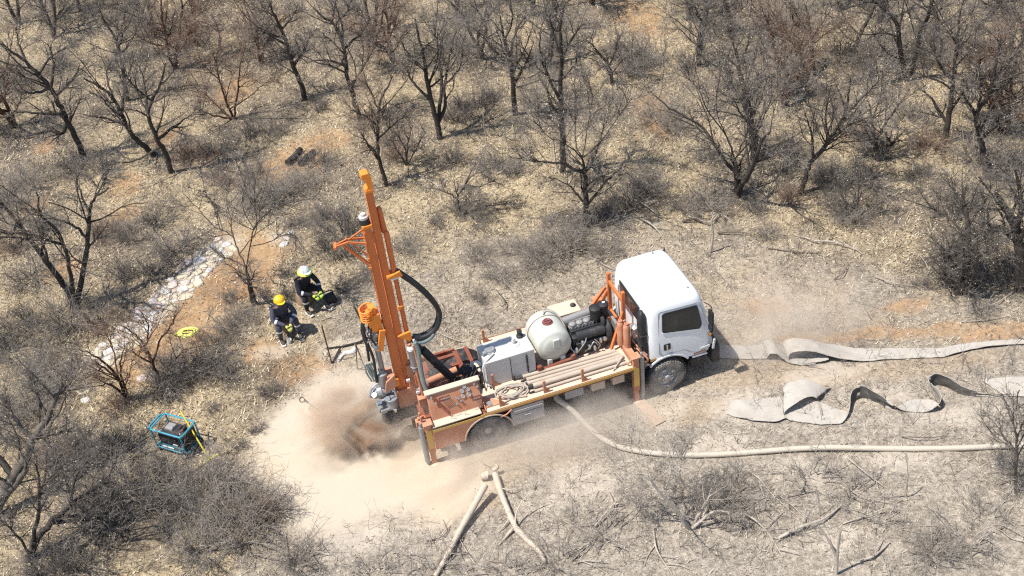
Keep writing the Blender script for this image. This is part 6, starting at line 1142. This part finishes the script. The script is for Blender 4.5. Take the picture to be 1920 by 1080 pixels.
def person(px, py, yaw, label, suit, hatmat, glovemat, brim, seat_label, v):
    p = at(px, py); z = gz(p[0], p[1]); R = empty('person', (p[0], p[1], z), yaw); tag(R, label, 'person')
    k = v
    J = dict(pel=(-.32, 0, .40), spi=(-.24, 0, .58), che=(-.12, 0, .78), nec=(-.03, 0, .93), hd0=(.02, 0, 1.0), hd1=(.05, 0, 1.10),
             shl=(-.09, .19, .86), shr=(-.09, -.19, .86), ell=(.06, .27, .62), elr=(.04, -.27, .62), wrl=(.25, .06 + .10 * k, .53), wrr=(.25, -.05, .52),
             hpl=(-.28, .10, .40), hpr=(-.28, -.10, .40), knl=(.12, .22, .50), knr=(.12, -.20, .50), anl=(.13 + .12 * k, .22, .10), anr=(.10, -.22, .10))
    def V(a): return J[a]
    body = dict(pel=(J['pel'], (.12, .10)), spi=(J['spi'], (.11, .09)), che=(J['che'], (.12, .10)), nec=(J['nec'], .055), hd0=(J['hd0'], (.065, .07)), hd1=(J['hd1'], (.08, .09)), hd2=((.055, 0, 1.17), (.07, .08)),
                shl=(J['shl'], .05), shr=(J['shr'], .05), ell=(J['ell'], .038), elr=(J['elr'], .038), wrl=(J['wrl'], .027), wrr=(J['wrr'], .027), hpl=(J['hpl'], .08), hpr=(J['hpr'], .08), knl=(J['knl'], .052), knr=(J['knr'], .052), anl=(J['anl'], .036), anr=(J['anr'], .036),
                pal=((.33, .03 + .10 * k, .50), (.034, .022)), par=((.33, -.03, .49), (.034, .022)))
    E = [('pel', 'spi'), ('spi', 'che'), ('che', 'nec'), ('nec', 'hd0'), ('hd0', 'hd1'), ('hd1', 'hd2'), ('che', 'shl'), ('che', 'shr'), ('shl', 'ell'), ('shr', 'elr'), ('ell', 'wrl'), ('elr', 'wrr'), ('wrl', 'pal'), ('wrr', 'par'), ('pel', 'hpl'), ('pel', 'hpr'), ('hpl', 'knl'), ('hpr', 'knr'), ('knl', 'anl'), ('knr', 'anr')]
    bd = skin('body', body, E, 'pel', 'skin', R)
    c = {n: (body[n][0], tuple(np.array(body[n][1] if hasattr(body[n][1], '__len__') else (body[n][1],) * 2) * 1.28 + .012)) for n in body if n not in ('hd0', 'hd1', 'hd2', 'pal', 'par')}; c['nec'] = ((-.05, 0, .90), .075)
    skin('coverall', c, [e for e in E if e[0] in c and e[1] in c], 'pel', suit, R)
    # face: nose, eyes, mouth, ears
    g = MB(); g.prism([(0, 0), (.035, -.01), (.0, .05)], (.135, -.010, 1.085), (1, 0, 0), (0, 0, 1), .02)
    for s_ in (-1, 1): g.lathe((.055, s_ * .085, 1.09), (0, s_, 0), [(-.01, .001), (-.01, .026), (.008, .028), (.010, .001)], 10)
    g.build('nose_and_ears', 'skin', bd, .004)
    g = MB()
    for s_ in (-1, 1): g.lathe((.125, s_ * .034, 1.115), (1, s_ * .3, 0), [(0, .013), (.006, .010), (.008, .001)], 8)
    g.box((.135, 0, 1.045), (.012, .05, .008)); g.build('eyes_and_mouth', 'hairblack', bd)
    g = MB(); g.lathe((.045, 0, 1.10), (-.12, 0, 1), [(-.02, .098), (.03, .100), (.07, .088), (.09, .05), (.095, .001)], 18); g.build('hair', 'hairblack', bd)
    # helmet
    g = MB(); ax_ = Vector((.16, 0, 1)).normalized(); o = Vector((.055, 0, 1.13)); g.lathe(o, ax_, [(0, .128), (.004, .133), (.03, .130), (.07, .112), (.10, .08), (.118, .04), (.122, .001)], 24); g.prism([(.0, -.10), (.0, .10), (.05, .085), (.085, .03), (.085, -.03), (.05, -.085)], o + Vector((.10, 0, 0)), (1, 0, -.16), (0, 1, 0), .010); h = g.build('helmet', hatmat, R, ang=50)
    g = MB(); g.beam(o + Vector((-.10, 0, .075)), o + Vector((.03, 0, .125)), .02, .012); g.beam(o + Vector((.03, 0, .125)), o + Vector((.115, 0, .06)), .02, .012); g.build('helmet_ridge', hatmat, h, .004)
    if brim: g = MB(); g.lathe(o, ax_, [(.0, .12), (-.004, .165), (-.024, .182), (-.03, .182), (-.01, .12)], 26); g.build('sun_brim', 'hatbrim', h, ang=60)
    # gloves with five fingers each, hands clasped over the knees
    for s_, w, pm in ((1, J['wrl'], body['pal'][0]), (-1, J['wrr'], body['par'][0])):
        w, pm = np.array(w), np.array(pm); d = unit(pm - w); side = np.array([0, 1., 0]); nd = {'w': (w, .036), 'p': (pm, (.046, .028))}; ed = [('w', 'p')]
        gl = skin('glove', nd, ed, 'w', glovemat, R, 1)
        for q, (off, L) in enumerate([(-.033, .062), (-.011, .074), (.011, .070), (.033, .054)]):
            a = pm + d * .02 + side * off; b_ = a + d * L * .5 + np.array([0, -s_ * .006, -.008]); e = b_ + unit(d + np.array([0, -s_ * .3, -1.1])) * L * .45; f_ = e + unit(np.array([-.5, 0, -1])) * L * .35
            skin('finger', {'a': (a, .0115), 'b': (b_, .0105), 'c': (e, .0095), 'd': (f_, .008)}, [('a', 'b'), ('b', 'c'), ('c', 'd')], 'a', glovemat, gl, 1)
        a = w + d * .045 - side * s_ * .035; b_ = a + unit(d * .6 - side * s_ * .8) * .035; e = b_ + unit(d + np.array([0, 0, -.6])) * .03; skin('thumb', {'a': (a, .014), 'b': (b_, .012), 'c': (e, .009)}, [('a', 'b'), ('b', 'c')], 'a', glovemat, gl, 1)
    # bands, boots
    g = MB()
    for el, wr, in (('ell', 'wrl'), ('elr', 'wrr')):
        a, b_ = Vector(J[el]), Vector(J[wr]); u = (b_ - a).normalized(); g.lathe(a + u * .05, u, [(0, .058), (.05, .056)], 14)
    for kn, an in (('knl', 'anl'), ('knr', 'anr')):
        a, b_ = Vector(J[kn]), Vector(J[an]); u = (b_ - a).normalized(); g.lathe(a + u * .14, u, [(0, .075), (.045, .072)], 14)
    g.build('reflective_bands', 'band', R)
    for an in ('anl', 'anr'):
        a = np.array(J[an]); bt = skin('boot', {'t': (a + (0, 0, .06), .058), 'h': (a + (-.01, 0, -.045), (.048, .05)), 'm': (a + (.09, 0, -.055), (.05, .042)), 'f': (a + (.17, 0, -.062), (.045, .034))}, [('t', 'h'), ('h', 'm'), ('m', 'f')], 'h', 'boot', R, 2)
        g = MB(); g.prism([(-.06, -.045), (.10, -.052), (.21, -.04), (.215, .04), (.10, .052), (-.06, .045)], (a[0], a[1], .0), (1, 0, 0), (0, 1, 0), .028); g.build('sole', 'sole', bt, .006)
    # low rock each sits on
    c_, s_ = math.cos(yaw), math.sin(yaw); rx, ry = p[0] - .34 * c_, p[1] - .34 * s_; g = MB(); rr = random.Random(int(px)); n = 10
    rad = [.20 * rr.uniform(.85, 1.15) for _ in range(n)]; Vv = []
    for kk, zz_ in ((1.05, -.05), (1.1, .12), (.9, .255), (.5, .285)):
        for i in range(n): Vv.append((rx + math.cos(2 * PI * i / n) * rad[i] * kk, ry + math.sin(2 * PI * i / n) * rad[i] * kk, z + zz_))
    g.add(Vv, [(l * n + i, l * n + (i + 1) % n, (l + 1) * n + (i + 1) % n, (l + 1) * n + i) for l in range(3) for i in range(n)] + [tuple(range(3 * n, 4 * n))]); tag(g.build('rock', 'dirt'), seat_label, 'rock')
    return R
person(542, 628, math.radians(-66), 'person in navy coveralls and yellow hard hat, seated leaning forward with gloved hands together', 'navy', 'hat', 'glove', False, 'low brown rock under the person with the yellow hard hat', 0)
person(587, 575, math.radians(-52), 'person in dark coveralls and white helmet with lime brim, seated with lime gloves on', 'navydark', 'hatwhite', 'glovelime', True, 'low brown rock under the person with the white helmet', 1)
bgp = gp(619, 566, 0); g = MB(); g.box((bgp[0], bgp[1], bgp[2] + .13), (.34, .24, .26), (0, 0, .5), (.8, .75)); bag = g.build('bag', 'black', None, .05); tag(bag, 'black bag on the ground beside the person with the white helmet', 'bag')
g = MB(); g.tube(smooth_path([bgp + np.array([-.12, -.05, .2]), bgp + np.array([-.1, -.05, .34]), bgp + np.array([.08, .05, .34]), bgp + np.array([.12, .05, .2])], 4), .014, 6); h_ = g.build('bag_handle', 'black', bag)
g = MB(); g.box((bgp[0] + .05, bgp[1] - .15, bgp[2] + .05), (.09, .012, .04), (0, 0, .5)); g.build('bag_tag', 'sole', bag)
# ================================================================ DUST IN THE AIR
def vol(name, loc, dims, rz, dens, col, scale, lo, hi, label, dis=1.5, aniso=.2, amp=.5, seed=0.):
    import bmesh
    me = bpy.data.meshes.new(name); bm = bmesh.new(); bmesh.ops.create_icosphere(bm, subdivisions=4, radius=1.); bm.to_mesh(me); bm.free()
    o = bpy.data.objects.new(name, me); COL.objects.link(o); o.location = loc; o.scale = dims; o.rotation_euler = (0, 0, rz)
    m = bpy.data.materials.new(name); m.use_nodes = True; nt = m.node_tree; nt.nodes.remove(nt.nodes['Principled BSDF']); pv = N(nt, 'ShaderNodeVolumePrincipled'); nt.links.new(pv.outputs[0], nt.nodes['Material Output'].inputs['Volume'])
    pv.inputs['Color'].default_value = (*col, 1); pv.inputs['Anisotropy'].default_value = aniso
    tc = N(nt, 'ShaderNodeTexCoord'); gm_ = N(nt, 'ShaderNodeNewGeometry'); n_ = N(nt, 'ShaderNodeTexNoise'); n_.inputs['Scale'].default_value = scale; n_.inputs['Detail'].default_value = 4; n_.inputs['Roughness'].default_value = .6; n_.inputs['Distortion'].default_value = dis
    mp = N(nt, 'ShaderNodeMapping'); mp.inputs['Location'].default_value = (seed, seed * .7, 0); nt.links.new(gm_.outputs['Position'], mp.inputs[0]); nt.links.new(mp.outputs[0], n_.inputs['Vector'])
    ln = N(nt, 'ShaderNodeVectorMath', operation='LENGTH'); nt.links.new(tc.outputs['Object'], ln.inputs[0])
    fall = ramp(nt, ln.outputs['Value'], .15, .97, 1, 0)
    add = N(nt, 'ShaderNodeMath', operation='ADD'); nt.links.new(fall, add.inputs[0]); nt.links.new(ramp(nt, n_.outputs[0], .34, .66, -amp, amp), add.inputs[1])
    sh = ramp(nt, add.outputs[0], lo, hi, 0, 1); mu = N(nt, 'ShaderNodeMath', operation='MULTIPLY'); nt.links.new(sh, mu.inputs[0]); nt.links.new(fall, mu.inputs[1])
    m2 = N(nt, 'ShaderNodeMath', operation='MULTIPLY'); nt.links.new(mu.outputs[0], m2.inputs[0]); m2.inputs[1].default_value = dens; nt.links.new(m2.outputs[0], pv.inputs['Density'])
    me.materials.append(m); tag(o, label, 'dust cloud', kind='stuff'); return o
def vc(px, py, z): p = at(px, py, z); return (p[0], p[1], z)
vol('dust_cloud', vc(640, 785, .60), (1.25, .95, .95), .3, 7.5, (.82, .66, .51), 1.5, .42, .86, 'brown billowing dust puff rising left of the mast foot', dis=.7, amp=.65, aniso=0., seed=3)
vol('dust_cloud', vc(692, 812, .42), (.85, .55, .60), .2, 18., (.58, .40, .27), 2.0, .40, .76, 'darkest brown dust puff close under the mast foot', dis=.7, amp=.6, aniso=0., seed=7)
vol('dust_cloud', vc(700, 765, .55), (2.8, 2.0, 1.25), .25, 1.6, (.98, .90, .78), .9, .25, .95, 'pale thin dust drifting over the cream dust patch', amp=.6, aniso=0., seed=9)
vol('dust_cloud', vc(1010, 825, .2), (4.2, 1.45, .9), .25, 1.5, (.97, .89, .79), .8, .15, .95, 'thin pale dust hanging along the near side of the truck', amp=.5, aniso=0., seed=5)
vol('dust_cloud', vc(1470, 600, .5), (3.2, 2.3, 1.2), .1, .7, (.97, .89, .78), .6, .25, .95, 'faint dust haze in front of the truck cab', amp=.5, aniso=0., seed=12)
